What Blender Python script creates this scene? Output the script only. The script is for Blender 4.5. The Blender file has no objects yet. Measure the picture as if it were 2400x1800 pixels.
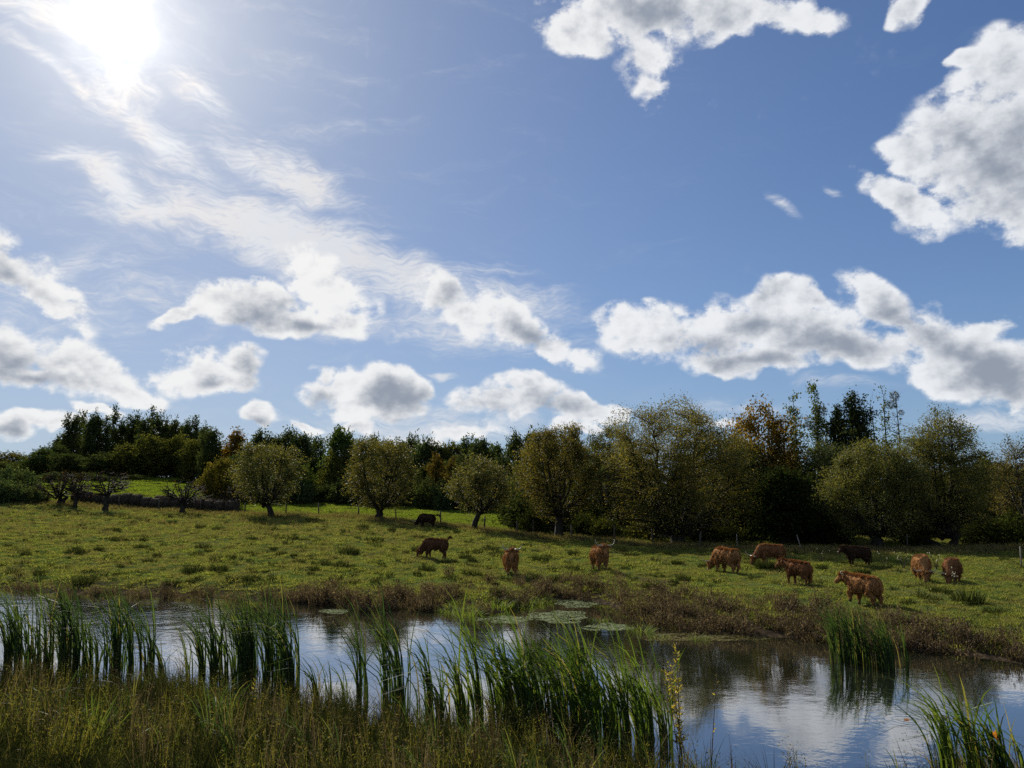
import bpy, math, random
import numpy as np
from mathutils import Vector, Matrix

SC = bpy.context.scene
COL = SC.collection
R = math.radians

# ------------------------------------------------------------------ camera
CAM_Z = 4.5                      # eye height above the pond
PITCH = R(8.9)
FPX = 1803.0                     # focal length in pixels of the 2400 px wide photograph
cam_d = bpy.data.cameras.new('camera')
cam_d.sensor_width = 36.0
cam_d.lens = 36.0 * FPX / 2400.0
cam_d.clip_start = 0.1
cam_d.clip_end = 3000.0
cam = bpy.data.objects.new('camera', cam_d)
cam.location = (0, 0, CAM_Z)
cam.rotation_euler = (R(90) + PITCH, 0, 0)
COL.objects.link(cam)
SC.camera = cam

def ray(px, py):
    """direction of a photograph pixel (2400 x 1800) in the world"""
    a = (px - 1200.0) / FPX
    b = (900.0 - py) / FPX
    c, s = math.cos(PITCH), math.sin(PITCH)
    return Vector((a, c - b * s, s + b * c))

def azel(px, py):
    d = ray(px, py)
    return math.atan2(d.x, d.y), math.atan2(d.z, math.hypot(d.x, d.y))

# ------------------------------------------------------------------ sun and sky
SUN_AZ, SUN_EL = azel(285, 40)
SUN = Vector((math.sin(SUN_AZ) * math.cos(SUN_EL), math.cos(SUN_AZ) * math.cos(SUN_EL), math.sin(SUN_EL)))
sun_d = bpy.data.lights.new('sun', 'SUN')
sun_d.energy = 5.0
sun_d.angle = R(0.53)
sun_d.color = (1.0, 0.93, 0.82)
sun = bpy.data.objects.new('sun', sun_d)
sun.rotation_euler = (-SUN).to_track_quat('-Z', 'Y').to_euler()
sun.location = SUN * 300
COL.objects.link(sun)

SC.view_settings.view_transform = 'Standard'
SC.view_settings.look = 'None'
SC.view_settings.exposure = 0.5
SC.view_settings.gamma = 1.0
SC.view_settings.use_curve_mapping = False
SC.render.engine = 'CYCLES'
SC.cycles.max_bounces = 6
SC.cycles.diffuse_bounces = 2
SC.cycles.glossy_bounces = 3
SC.cycles.transmission_bounces = 3
SC.cycles.transparent_max_bounces = 4
SC.cycles.sample_clamp_indirect = 3.0
SC.cycles.sample_clamp_direct = 8.0
SC.cycles.caustics_reflective = False
SC.cycles.caustics_refractive = False
SC.cycles.use_denoising = False


class NT:
    """small helper that writes a node tree"""
    def __init__(self, tree):
        self.t = tree
        self.n = tree.nodes
        self.n.clear()

    def new(self, kind, **kw):
        nd = self.n.new(kind)
        for k, v in kw.items():
            setattr(nd, k, v)
        return nd

    def put(self, sock, v):
        if v is None:
            return
        if isinstance(v, bpy.types.NodeSocket):
            self.t.links.new(v, sock)
        else:
            sock.default_value = v

    def m(self, op, a, b=None, c=None, clamp=False):
        nd = self.new('ShaderNodeMath', operation=op, use_clamp=clamp)
        for i, v in enumerate((a, b, c)):
            self.put(nd.inputs[i], v)
        return nd.outputs[0]

    def v(self, op, a, b=None, scale=None):
        nd = self.new('ShaderNodeVectorMath', operation=op)
        self.put(nd.inputs[0], a)
        if b is not None:
            self.put(nd.inputs[1], b)
        if scale is not None:
            self.put(nd.inputs['Scale'], scale)
        return nd.outputs['Value'] if op in ('DOT_PRODUCT', 'LENGTH') else nd.outputs[0]

    def mix(self, f, a, b, blend='MIX'):
        nd = self.new('ShaderNodeMix', data_type='RGBA', blend_type=blend)
        self.put(nd.inputs[0], f)
        self.put(nd.inputs[6], a)
        self.put(nd.inputs[7], b)
        return nd.outputs[2]

    def noise(self, vec, scale, detail=4.0, rough=0.55, lac=2.0, dist=0.0, out=0):
        nd = self.new('ShaderNodeTexNoise')
        self.put(nd.inputs['Vector'], vec)
        nd.inputs['Scale'].default_value = scale
        nd.inputs['Detail'].default_value = detail
        nd.inputs['Roughness'].default_value = rough
        nd.inputs['Lacunarity'].default_value = lac
        nd.inputs['Distortion'].default_value = dist
        return nd.outputs[out]

    def step(self, x, lo, hi):
        nd = self.new('ShaderNodeMapRange', interpolation_type='SMOOTHSTEP')
        self.put(nd.inputs[0], x)
        nd.inputs[1].default_value = lo
        nd.inputs[2].default_value = hi
        return nd.outputs[0]

    def ramp(self, f, stops):
        nd = self.new('ShaderNodeValToRGB')
        self.put(nd.inputs[0], f)
        el = nd.color_ramp.elements
        while len(el) < len(stops):
            el.new(0.5)
        for e, (p, c) in zip(el, stops):
            e.position = p
            e.color = (*c, 1.0)
        return nd.outputs[0]


# Clouds stand in the sky by compass direction: (x, y, half width, half height, tilt), all read
# off the photograph in a 2212 px wide view and turned into azimuth and elevation.
CUMULUS = [
    (1400, 0, 290, 95, 0), (1395, 120, 85, 110, 8), (1250, 45, 120, 70, 8), (1590, 30, 130, 60, -10), (1400, 195, 70, 55, 0), (1730, 15, 110, 45, 0),
    (1960, 10, 40, 40, 60),
    (2130, 330, 200, 180, 0), (1990, 315, 120, 65, -12), (1950, 440, 110, 45, 25), (2190, 170, 110, 100, -40), (2085, 150, 70, 30, -10), (2210, 440, 130, 100, 0), (2060, 270, 90, 50, 0),
    (1700, 705, 215, 85, 0), (1690, 640, 75, 55, 0), (1560, 715, 150, 72, 0), (1430, 715, 130, 70, 5), (1350, 700, 95, 62, 0), (1860, 740, 150, 62, 5), (1600, 775, 220, 42, 0), (1755, 655, 60, 40, 0),
    (1900, 650, 110, 45, 28), (2050, 735, 150, 80, 25), (2160, 790, 150, 85, 25), (2130, 705, 90, 50, 0), (2060, 820, 140, 45, 20),
    (965, 645, 90, 66, 15), (1110, 700, 130, 60, 20), (1200, 750, 120, 40, 15), (1010, 700, 90, 40, 10),
    (540, 660, 120, 72, 0), (480, 650, 95, 50, -10), (390, 685, 65, 22, -5), (610, 690, 115, 56, 0), (680, 605, 100, 52, 35), (740, 700, 85, 42, -10), (560, 625, 60, 40, 0),
    (40, 560, 110, 72, 30), (115, 635, 110, 45, 38),
    (30, 760, 120, 75, 0), (190, 790, 150, 70, 20), (60, 815, 140, 45, 0), (270, 830, 80, 35, 35),
    (430, 805, 130, 66, 10), (530, 800, 60, 62, 0), (460, 840, 120, 40, 5),
    (860, 840, 100, 52, 0), (720, 848, 110, 52, 0), (800, 880, 160, 42, 0), (690, 825, 55, 35, 0),
    (1150, 850, 120, 58, 0), (1080, 880, 130, 52, 0), (1240, 890, 80, 52, 0), (1330, 890, 75, 38, 0), (1180, 830, 55, 34, 0),
    (550, 912, 62, 34, 0), (70, 912, 70, 24, 0), (215, 880, 60, 20, 15), (340, 925, 60, 18, 0), (640, 925, 60, 16, 0), (900, 945, 70, 16, 0), (1250, 930, 90, 20, 0), (1560, 905, 60, 20, 0), (20, 925, 80, 40, 0), (140, 905, 80, 28, 0), (780, 925, 70, 22, 0), (1000, 935, 120, 20, 0),
]
SHADED = [
    (1450, 20, 190, 65, 0), (2160, 360, 150, 160, 0), (2100, 300, 70, 60, 0),
    (1790, 735, 190, 62, 3), (1520, 745, 120, 40, 0), (1650, 775, 220, 34, 0), (1640, 700, 90, 40, 0),
    (1960, 690, 110, 45, 28), (2150, 800, 140, 66, 20), (2080, 760, 90, 40, 20),
    (975, 655, 56, 44, 0), (1150, 722, 90, 32, 20), (555, 685, 85, 56, -25), (640, 700, 60, 30, 0), (30, 580, 80, 55, 35),
    (20, 790, 130, 62, 0), (80, 820, 150, 32, 0), (545, 815, 44, 60, 25), (455, 830, 60, 30, 0),
    (870, 862, 110, 46, 0), (690, 862, 50, 34, 20), (930, 905, 120, 20, 0), (1190, 880, 120, 50, 0), (1090, 895, 80, 28, 0), (30, 935, 50, 20, 0), (560, 925, 40, 18, 0),
]
CIRRUS = [
    (640, 520, 380, 90, 18, 1.0), (860, 610, 260, 80, 25, 0.8), (330, 460, 210, 40, 5, 0.75), (640, 385, 190, 55, 28, 0.75), (300, 265, 260, 45, 40, 0.62),
    (265, 195, 110, 55, 15, 0.8), (340, 310, 130, 50, 30, 0.6), (235, 400, 110, 42, 38, 0.95), (1100, 640, 260, 70, 18, 0.5), (120, 160, 150, 20, 42, 0.75), (430, 190, 110, 45, 20, 0.5),
    (80, 30, 200, 50, 22, 0.65), (2120, 910, 190, 34, -4, 0.75), (120, 345, 140, 22, -3, 0.5), (740, 710, 120, 45, -8, 0.7), (900, 930, 400, 60, 0, 0.55),
    (200, 640, 420, 160, 10, 0.35), (1685, 440, 48, 12, 35, 0.55), (965, 812, 42, 12, 0, 0.85), (1800, 425, 30, 10, 20, 0.45), (1000, 740, 220, 40, 5, 0.45), (1800, 820, 160, 24, 3, 0.35), (1560, 880, 260, 30, 0, 0.35),
]

def sky_world():
    w = bpy.data.worlds.new('World')
    SC.world = w
    w.use_nodes = True
    w.cycles.sampling_method = 'MANUAL'
    w.cycles.sample_map_resolution = 512
    T = NT(w.node_tree)
    S = 2400.0 / 2212.0
    sky = T.new('ShaderNodeTexSky', sky_type='NISHITA', sun_disc=False, sun_elevation=SUN_EL,
                sun_rotation=SUN_AZ, altitude=50.0, air_density=0.9, dust_density=0.12, ozone_density=3.0)
    geo = T.new('ShaderNodeTexCoord')
    d = T.v('NORMALIZE', geo.outputs['Generated'])
    xyz = T.new('ShaderNodeSeparateXYZ')
    T.put(xyz.inputs[0], d)
    dx, dy, dz = xyz.outputs
    az = T.m('ARCTAN2', dx, dy)
    el = T.m('ARCSINE', dz)

    # clear air, tone of the sky and the sun shining through thin haze
    mu = T.m('MAXIMUM', T.v('DOT_PRODUCT', d, tuple(SUN)), 0.0)
    near = T.m('POWER', mu, 6.0)
    ang = T.m('ARCCOSINE', T.m('MINIMUM', mu, 1.0))
    halo = T.m('MULTIPLY', T.m('EXPONENT', T.m('MULTIPLY', ang, -8.5)), 3.2)
    g2 = T.v('SCALE', (1.0, 0.97, 0.96), scale=halo)
    rgb = T.v('MULTIPLY', sky.outputs[0], (0.70, 0.90, 1.14))
    lum = T.v('DOT_PRODUCT', rgb, (0.25, 0.60, 0.15))
    gain = T.m('DIVIDE', SKY_GAIN, T.m('ADD', 1.0, T.m('MULTIPLY', lum, SKY_KNEE)))
    rgb = T.v('SCALE', rgb, scale=gain)
    low = T.m('EXPONENT', T.m('MULTIPLY', T.m('MAXIMUM', el, 0.0), -6.0))
    air = T.mix(near, (3.2, 4.5, 6.2, 1), (8.0, 8.4, 8.8, 1))
    rgb = T.mix(T.m('MULTIPLY', low, 0.85), rgb, air)
    veil = T.m('MULTIPLY', T.m('EXPONENT', T.m('MULTIPLY', ang, -3.2)), 1.0, clamp=True)
    rgb = T.mix(veil, rgb, (4.4, 4.9, 5.8, 1))
    base = T.v('ADD', rgb, g2)
    lit = T.mix(near, (8.4, 8.6, 8.9, 1), (9.2, 9.1, 8.9, 1))
    dark = T.mix(near, (2.9, 3.3, 4.0, 1), (2.9, 3.3, 4.0, 1))
    cirr = T.mix(near, (6.6, 7.0, 7.7, 1), (8.0, 8.0, 8.0, 1))

    def spec(b):
        px, py = b[0] * S, b[1] * S
        a0, e0 = azel(px, py)
        a1, e1 = azel(px + 1, py)
        a2, e2 = azel(px, py + 1)
        kx = math.hypot(a1 - a0, e1 - e0) * S
        ky = math.hypot(a2 - a0, e2 - e0) * S
        t = R(b[4]) + math.atan2(-(e1 - e0), a1 - a0)
        ct, st = abs(math.cos(t)), abs(math.sin(t))
        return (a0, e0, -t, b[2] * (kx * ct + ky * st) * 1.06, b[3] * (kx * st + ky * ct) * 1.06, b[5] if len(b) > 5 else 1.0)

    def field(T, vec, blobs, k):
        acc = None
        for a0, e0, t, sx, sy, wt in blobs:
            mp = T.new('ShaderNodeMapping', vector_type='TEXTURE')
            T.put(mp.inputs['Vector'], vec)
            mp.inputs['Location'].default_value = (a0, e0, 0)
            mp.inputs['Rotation'].default_value = (0, 0, t)
            mp.inputs['Scale'].default_value = (sx, sy, 1.0)
            gr = T.new('ShaderNodeTexGradient', gradient_type='SPHERICAL')
            T.put(gr.inputs[0], mp.outputs[0])
            g = gr.outputs[1] if wt == 1.0 else T.m('MULTIPLY', gr.outputs[1], wt)
            acc = g if acc is None else T.m('SMOOTH_MAX', acc, g, k)
        return 0.0 if acc is None else acc

    def background(T, col):
        bg = T.new('ShaderNodeBackground')
        T.put(bg.inputs['Color'], col)
        bg.inputs['Strength'].default_value = 0.071
        return bg.outputs[0]

    def billows(T, E, B, G, base_col):
        """cumulus of coverage B and optical depth G over a base colour"""
        d, g2 = E['d'], E['halo']
        dd = T.v('MULTIPLY', d, (1.0, 1.0, 1.35))
        n1 = T.noise(dd, 12.0, 10.0, 0.67)
        tosun = T.v('SCALE', T.v('NORMALIZE', T.v('SUBTRACT', tuple(SUN), d)), scale=0.011)
        n2 = T.noise(T.v('ADD', dd, tosun), 12.0, 5.0, 0.58)
        n0 = T.noise(dd, 12.0, 5.0, 0.58)
        relief = T.m('SUBTRACT', n0, n2)
        # heaped heads of the cumulus
        vo = T.new('ShaderNodeTexVoronoi', feature='SMOOTH_F1', voronoi_dimensions='2D', normalize=True)
        cm = T.new('ShaderNodeCombineXYZ')
        T.put(cm.inputs[0], E['az'])
        T.put(cm.inputs[1], T.m('MULTIPLY', E['el'], 1.25))
        T.put(vo.inputs['Vector'], T.v('ADD', cm.outputs[0], T.v('SCALE', T.v('SUBTRACT', n1, (0.5, 0.5, 0.5)), scale=0.05)))
        vo.inputs['Scale'].default_value = 24.0
        vo.inputs['Detail'].default_value = 2.0
        vo.inputs['Roughness'].default_value = 0.5
        vo.inputs['Smoothness'].default_value = 0.35
        heap = T.m('SUBTRACT', 0.36, vo.outputs['Distance'])
        amp = T.m('ADD', 0.20, T.m('MULTIPLY', T.m('MINIMUM', B, 0.32), 5.6))
        nz = T.m('MULTIPLY', T.m('ADD', T.m('SUBTRACT', n1, 0.52), T.m('MULTIPLY', heap, 0.35)), amp)
        body = T.m('ADD', B, nz)
        dens = T.step(body, 0.13, 0.50)
        thick = T.m('ADD', T.m('MULTIPLY', T.m('SUBTRACT', body, 0.50), 0.60), T.m('MULTIPLY', T.m('SUBTRACT', T.m('MULTIPLY', G, T.m('ADD', 0.35, T.m('MULTIPLY', n0, 1.3))), 0.08), 1.0))
        thick = T.m('SUBTRACT', thick, T.m('MULTIPLY', relief, 3.6))
        thick = T.m('SUBTRACT', thick, T.m('MULTIPLY', heap, 0.45))
        shade = T.step(thick, -0.15, 1.15)
        ccol = T.v('ADD', T.mix(shade, E['lit'], E['dark']), T.v('SCALE', g2, scale=0.5))
        return T.mix(T.m('MULTIPLY', dens, 0.97), base_col, ccol)

    T0 = T
    ENV = dict(d=d, az=az, el=el, ang=ang, base=base, halo=g2, lit=lit, dark=dark, cirr=cirr)
    cum = [spec(b) for b in CUMULUS]
    shd = [spec(b) for b in SHADED]
    cir = [spec(b) for b in CIRRUS]

    def sector(a_lo, a_hi, e_lo, e_hi):
        def inside(b, mg):
            r = math.hypot(b[3] * math.cos(b[2]), b[4] * math.sin(b[2])), math.hypot(b[3] * math.sin(b[2]), b[4] * math.cos(b[2]))
            return b[0] + r[0] + mg > a_lo and b[0] - r[0] - mg < a_hi and b[1] + r[1] + mg > e_lo and b[1] - r[1] - mg < e_hi
        tr = bpy.data.node_groups.new('sky_sector', 'ShaderNodeTree')
        for k in ENV:
            tr.interface.new_socket(k, in_out='INPUT', socket_type='NodeSocketFloat' if k in ('az', 'el', 'ang') else ('NodeSocketVector' if k == 'd' else 'NodeSocketColor'))
        tr.interface.new_socket('sky', in_out='OUTPUT', socket_type='NodeSocketShader')
        top = T0
        T = NT(tr)
        gi = T.new('NodeGroupInput')
        E = {k: gi.outputs[k] for k in ENV}
        d, az, el, base, g2, ang, cirr = E['d'], E['az'], E['el'], E['base'], E['halo'], E['ang'], E['cirr']
        cmb = T.new('ShaderNodeCombineXYZ')
        T.put(cmb.inputs[0], az)
        T.put(cmb.inputs[1], el)
        q0 = cmb.outputs[0]
        wn = T.noise(d, 9.0, 3.0, 0.6, out=1)
        wv = T.v('SCALE', T.v('SUBTRACT', wn, (0.5, 0.5, 0.5)), scale=0.085)
        q = T.v('ADD', q0, wv)
        qs = T.v('ADD', q0, T.v('SCALE', wv, scale=0.6))
        B = T.m('SUBTRACT', field(T, q, [b for b in cum if inside(b, 0.035)], 0.16), 0.05)
        G = field(T, qs, [b for b in shd if inside(b, 0.03)], 0.22)
        mine = [b for b in cir if inside(b, 0.03)]
        col = base
        if mine:
            C = field(T, qs, mine, 0.2)
            rot = T.new('ShaderNodeMapping', vector_type='POINT')
            T.put(rot.inputs['Vector'], qs)
            rot.inputs['Rotation'].default_value = (0, 0, R(16))
            rot.inputs['Scale'].default_value = (8.0, 30.0, 1.0)
            s1 = T.noise(rot.outputs[0], 1.0, 7.0, 0.64, dist=0.8)
            rot2 = T.new('ShaderNodeMapping', vector_type='POINT')
            T.put(rot2.inputs['Vector'], q)
            rot2.inputs['Rotation'].default_value = (0, 0, R(-6))
            rot2.inputs['Scale'].default_value = (60.0, 240.0, 1.0)
            s2 = T.noise(rot2.outputs[0], 1.0, 3.0, 0.6)
            ci = T.m('ADD', T.m('MULTIPLY', C, 1.25), T.m('MULTIPLY', T.m('SUBTRACT', s1, 0.5), 1.5))
            ci = T.m('MULTIPLY', ci, T.m('ADD', T.m('MULTIPLY', s2, 1.5), 0.25))
            ci = T.m('MULTIPLY', T.step(ci, 0.05, 0.95), T.step(C, 0.0, 0.22))
            ci = T.m('MULTIPLY', ci, 0.88)
            # ice crystals split the light a little close to the sun
            iri = T.mix(T.step(T.noise(d, 22.0, 2.0, 0.5), 0.35, 0.65), (1.06, 0.97, 0.90, 1), (0.96, 1.0, 1.05, 1))
            iri = T.mix(T.m('EXPONENT', T.m('MULTIPLY', ang, -5.0)), (1, 1, 1, 1), iri)
            col = T.mix(ci, base, T.v('ADD', T.v('MULTIPLY', cirr, iri), g2))
        if a_lo < SUN_AZ + 0.6 and e_hi > SUN_EL - 0.6:
            wob = T.m('MULTIPLY', T.m('SUBTRACT', T.noise(d, 9.0, 5.0, 0.65), 0.5), 0.085)
            angw = T.m('MAXIMUM', T.m('ADD', ang, wob), 0.0)
            core = T.m('ADD', T.m('MULTIPLY', T.m('EXPONENT', T.m('MULTIPLY', T.m('POWER', angw, 2.0), -1200.0)), 11.0), T.m('MULTIPLY', T.m('EXPONENT', T.m('MULTIPLY', angw, -17.0)), 4.5))
            col = T.v('ADD', col, T.v('SCALE', (1.0, 0.93, 0.80), scale=core))
        go = T.new('NodeGroupOutput')
        T.t.links.new(background(T, billows(T, E, B, G, col)), go.inputs[0])
        gn = top.new('ShaderNodeGroup', node_tree=tr)
        for k, v in ENV.items():
            top.put(gn.inputs[k], v)
        return gn.outputs[0]

    def choose(cond, yes, no):
        mx = T.new('ShaderNodeMixShader')
        T.put(mx.inputs[0], cond)
        T.t.links.new(no, mx.inputs[1])
        T.t.links.new(yes, mx.inputs[2])
        return mx.outputs[0]

    # beyond the picture the same kind of broken cumulus goes on; under the horizon plain hazy air
    big = T.noise(T.v('MULTIPLY', d, (1, 1, 2.6)), 2.6, 3.0, 0.5)
    more = T.m('MULTIPLY', T.m('SUBTRACT', big, 0.48), 4.0, clamp=True)
    tree = background(T, billows(T, ENV, more, T.m('MULTIPLY', T.m('SUBTRACT', more, 0.35), 0.8), base))
    e_mid = 0.235
    edges = [-0.92, -0.42, -0.20, 0.02, 0.26, 0.92]
    cols = []
    for a, b in zip(edges[:-1], edges[1:]):
        up = sector(a, b, e_mid, 0.80)
        dn = sector(a, b, -0.02, e_mid)
        cols.append(choose(T.m('GREATER_THAN', el, e_mid), up, dn))
    acc = cols[-1]
    for x, e in zip(reversed(cols[:-1]), reversed(edges[1:-1])):
        acc = choose(T.m('LESS_THAN', az, e), x, acc)
    inside = T.m('MULTIPLY', T.m('LESS_THAN', T.m('ABSOLUTE', az), 0.92), T.m('LESS_THAN', el, 0.80))
    tree = choose(inside, acc, tree)
    tree = choose(T.m('GREATER_THAN', el, -0.02), tree, background(T, air))
    out = T.new('ShaderNodeOutputWorld')
    T.t.links.new(tree, out.inputs[0])

SKY_GAIN = 1.0
SKY_KNEE = 0.10
sky_world()

# ------------------------------------------------------------------ mesh helpers
class Geo:
    """collects vertices, quads and triangles for ONE mesh"""
    def __init__(self):
        self.V, self.Q, self.T, self.n = [], [], [], 0

    def add(self, V, Q=None, T=None):
        V = np.asarray(V, dtype=np.float64).reshape(-1, 3)
        if Q is not None and len(Q):
            self.Q.append(np.asarray(Q, dtype=np.int64).reshape(-1, 4) + self.n)
        if T is not None and len(T):
            self.T.append(np.asarray(T, dtype=np.int64).reshape(-1, 3) + self.n)
        self.V.append(V)
        self.n += len(V)

    def mesh(self, name, mat=None, smooth=False):
        V = np.concatenate(self.V) if self.V else np.zeros((0, 3))
        Q = np.concatenate(self.Q) if self.Q else np.zeros((0, 4), np.int64)
        Tt = np.concatenate(self.T) if self.T else np.zeros((0, 3), np.int64)
        me = bpy.data.meshes.new(name)
        me.vertices.add(len(V))
        me.vertices.foreach_set('co', V.astype(np.float32).ravel())
        nl = Q.size + Tt.size
        me.loops.add(nl)
        me.loops.foreach_set('vertex_index', np.concatenate([Q.ravel(), Tt.ravel()]).astype(np.int32))
        me.polygons.add(len(Q) + len(Tt))
        st = np.concatenate([np.arange(len(Q)) * 4, Q.size + np.arange(len(Tt)) * 3]).astype(np.int32)
        me.polygons.foreach_set('loop_start', st)
        me.polygons.foreach_set('use_smooth', np.full(len(Q) + len(Tt), smooth, dtype=bool))
        me.update(calc_edges=True)
        if mat is not None:
            me.materials.append(mat)
        return me


def tag(o, label=None, cat=None, group=None, kind=None):
    if label:
        o['label'] = label
    if cat:
        o['category'] = cat
    if group:
        o['group'] = group
    if kind:
        o['kind'] = kind
    return o

def link(name, data, parent=None):
    o = bpy.data.objects.new(name, data)
    COL.objects.link(o)
    if parent is not None:
        o.parent = parent
    return o

def thing(name, label, cat, loc=(0, 0, 0), rz=0.0, group=None, scale=None):
    o = link(name, None)
    o.empty_display_size = 0.2
    o.location = loc
    o.rotation_euler = (0, 0, rz)
    if scale is not None:
        o.scale = scale
    return tag(o, label, cat, group)

def unit(v):
    v = np.asarray(v, float)
    return v / np.maximum(np.linalg.norm(v, axis=-1, keepdims=True), 1e-9)

def tube(g, pts, rad, sides=6, cap=True):
    pts = np.asarray(pts, float)
    rad = np.asarray(rad, float)
    k = len(pts)
    tg = np.gradient(pts, axis=0)
    tg = unit(tg)
    ref = np.array([0.0, 0, 1]) if abs(tg[0][2]) < 0.8 else np.array([1.0, 0, 0])
    u = unit(np.cross(tg, ref))
    w = np.cross(tg, u)
    an = np.arange(sides) * 2 * math.pi / sides
    ring = u[:, None, :] * np.cos(an)[None, :, None] + w[:, None, :] * np.sin(an)[None, :, None]
    V = (pts[:, None, :] + ring * rad[:, None, None]).reshape(-1, 3)
    i = np.arange(k - 1)[:, None] * sides
    j = np.arange(sides)[None, :]
    jn = (j + 1) % sides
    Q = np.stack([i + j, i + jn, i + sides + jn, i + sides + j], -1).reshape(-1, 4)
    T = []
    if cap:
        V = np.concatenate([V, pts[-1:], pts[:1]])
        top, bot = len(V) - 2, len(V) - 1
        b = (k - 1) * sides
        for a in range(sides):
            T.append((b + a, b + (a + 1) % sides, top))
            T.append(((a + 1) % sides, a, bot))
    g.add(V, Q, T)

def diamonds(g, P, D, L, W, rng, N=None):
    """leaf shaped quads: base, side, tip, side"""
    n = len(P)
    D = unit(D)
    rv = rng.normal(size=(n, 3))
    S = unit(np.cross(D, rv if N is None else N + rv * 0.22))
    L = np.broadcast_to(L, (n,))[:, None]
    W = np.broadcast_to(W, (n,))[:, None]
    mid = P + D * L * 0.45
    V = np.stack([P, mid + S * W * 0.5, P + D * L, mid - S * W * 0.5], 1).reshape(-1, 3)
    g.add(V, np.arange(n * 4).reshape(n, 4))

def blades(g, P, H, W, lean, bend, az, segs=3, face=None, tipbend=2.0):
    """grass blades: base P, height H, width W; lean = outward offset at the tip, bend direction az"""
    n = len(P)
    t = np.linspace(0, 1, segs + 1)[None, :, None]
    dirx = np.stack([np.cos(az), np.sin(az), np.zeros(n)], -1)[:, None, :]
    H = np.asarray(H)[:, None, None]
    lean = np.asarray(lean)[:, None, None]
    bend = np.asarray(bend)[:, None, None]
    c = P[:, None, :] + dirx * (lean * t + bend * t ** tipbend) * H
    c = c + np.array([0, 0, 1.0]) * H * (t - 0.45 * bend * t ** (tipbend + 1))
    fa = np.asarray(face if face is not None else az + math.pi / 2)
    side = np.stack([np.cos(fa), np.sin(fa), np.zeros(n)], -1)[:, None, :]
    wd = np.asarray(W)[:, None, None] * (1 - t[:, :-1] ** 2.2 * 0.75) * 0.5
    A = c[:, :-1] - side * wd
    B = c[:, :-1] + side * wd
    V = np.concatenate([np.stack([A, B], 2).reshape(n, -1, 3), c[:, -1:]], 1)
    m = 2 * segs + 1
    off = (np.arange(n) * m)[:, None]
    Q = []
    for s in range(segs - 1):
        Q.append(off + np.array([2 * s, 2 * s + 1, 2 * s + 3, 2 * s + 2])[None])
    T = off + np.array([2 * segs - 2, 2 * segs - 1, 2 * segs])[None]
    g.add(V.reshape(-1, 3), np.concatenate(Q) if Q else None, T)


# ------------------------------------------------------------------ materials
def material(name):
    m = bpy.data.materials.new(name)
    m.use_nodes = True
    return m, NT(m.node_tree)

def finish(T, shader, disp=None):
    o = T.new('ShaderNodeOutputMaterial')
    T.t.links.new(shader, o.inputs['Surface'])

def principled(T, col, rough=0.8, spec=0.3, normal=None, **kw):
    p = T.new('ShaderNodeBsdfPrincipled')
    T.put(p.inputs['Base Color'], col)
    T.put(p.inputs['Roughness'], rough)
    T.put(p.inputs['Specular IOR Level'], spec)
    if normal is not None:
        T.put(p.inputs['Normal'], normal)
    for k, v in kw.items():
        T.put(p.inputs[k], v)
    return p.outputs[0]

def bump(T, h, strength=0.5, dist=0.05):
    b = T.new('ShaderNodeBump')
    b.inputs['Strength'].default_value = strength
    b.inputs['Distance'].default_value = dist
    T.put(b.inputs['Height'], h)
    return b.outputs[0]

def leaf_mat(name, stops, trans=0.4, rough=0.45, spec=0.4, tint=False, tcol=(1.25, 1.2, 0.6), patch=None):
    """leaves, blades and hair: every island has its own tone, light shines through"""
    m, T = material(name)
    gm = T.new('ShaderNodeNewGeometry')
    r = gm.outputs['Random Per Island']
    col = T.ramp(r, stops)
    oi = T.new('ShaderNodeObjectInfo')
    if tint:
        col = T.mix(1.0, col, oi.outputs['Color'], 'MULTIPLY')
    if patch:
        nz = T.noise(gm.outputs['Position'], patch[0], 3.0, 0.6)
        col = T.mix(T.step(nz, 0.42, 0.66), col, T.mix(0.75, col, (*patch[1], 1)))
    if spec < 0.1:
        df = T.new('ShaderNodeBsdfDiffuse')
        T.put(df.inputs['Color'], col)
        sh = df.outputs[0]
    else:
        sh = principled(T, col, rough, spec)
    tr = T.new('ShaderNodeBsdfTranslucent')
    T.put(tr.inputs['Color'], T.mix(1.0, col, (*tcol, 1), 'MULTIPLY'))
    mx = T.new('ShaderNodeMixShader')
    mx.inputs[0].default_value = trans
    T.t.links.new(sh, mx.inputs[1])
    T.t.links.new(tr.outputs[0], mx.inputs[2])
    finish(T, mx.outputs[0])
    return m

def bark_mat(name, a, b, scale=6.0):
    m, T = material(name)
    tc = T.new('ShaderNodeTexCoord')
    st = T.v('MULTIPLY', tc.outputs['Object'], (1, 1, 0.25))
    n = T.noise(st, scale, 6.0, 0.65)
    col = T.mix(T.step(n, 0.35, 0.68), (*a, 1), (*b, 1))
    finish(T, principled(T, col, 0.9, 0.2, bump(T, n, 0.9, 0.04)))
    return m

def soft_mat(name, a, b, scale=8.0, rough=0.8, spec=0.25):
    m, T = material(name)
    tc = T.new('ShaderNodeTexCoord')
    n = T.noise(tc.outputs['Object'], scale, 5.0, 0.6)
    col = T.mix(T.step(n, 0.35, 0.65), (*a, 1), (*b, 1))
    finish(T, principled(T, col, rough, spec, bump(T, n, 0.5, 0.02)))
    return m


# ------------------------------------------------------------------ terrain
def on_water(px, py):
    d = ray(px, py)
    t = -CAM_Z / d.z
    return d.x * t, d.y * t

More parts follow.
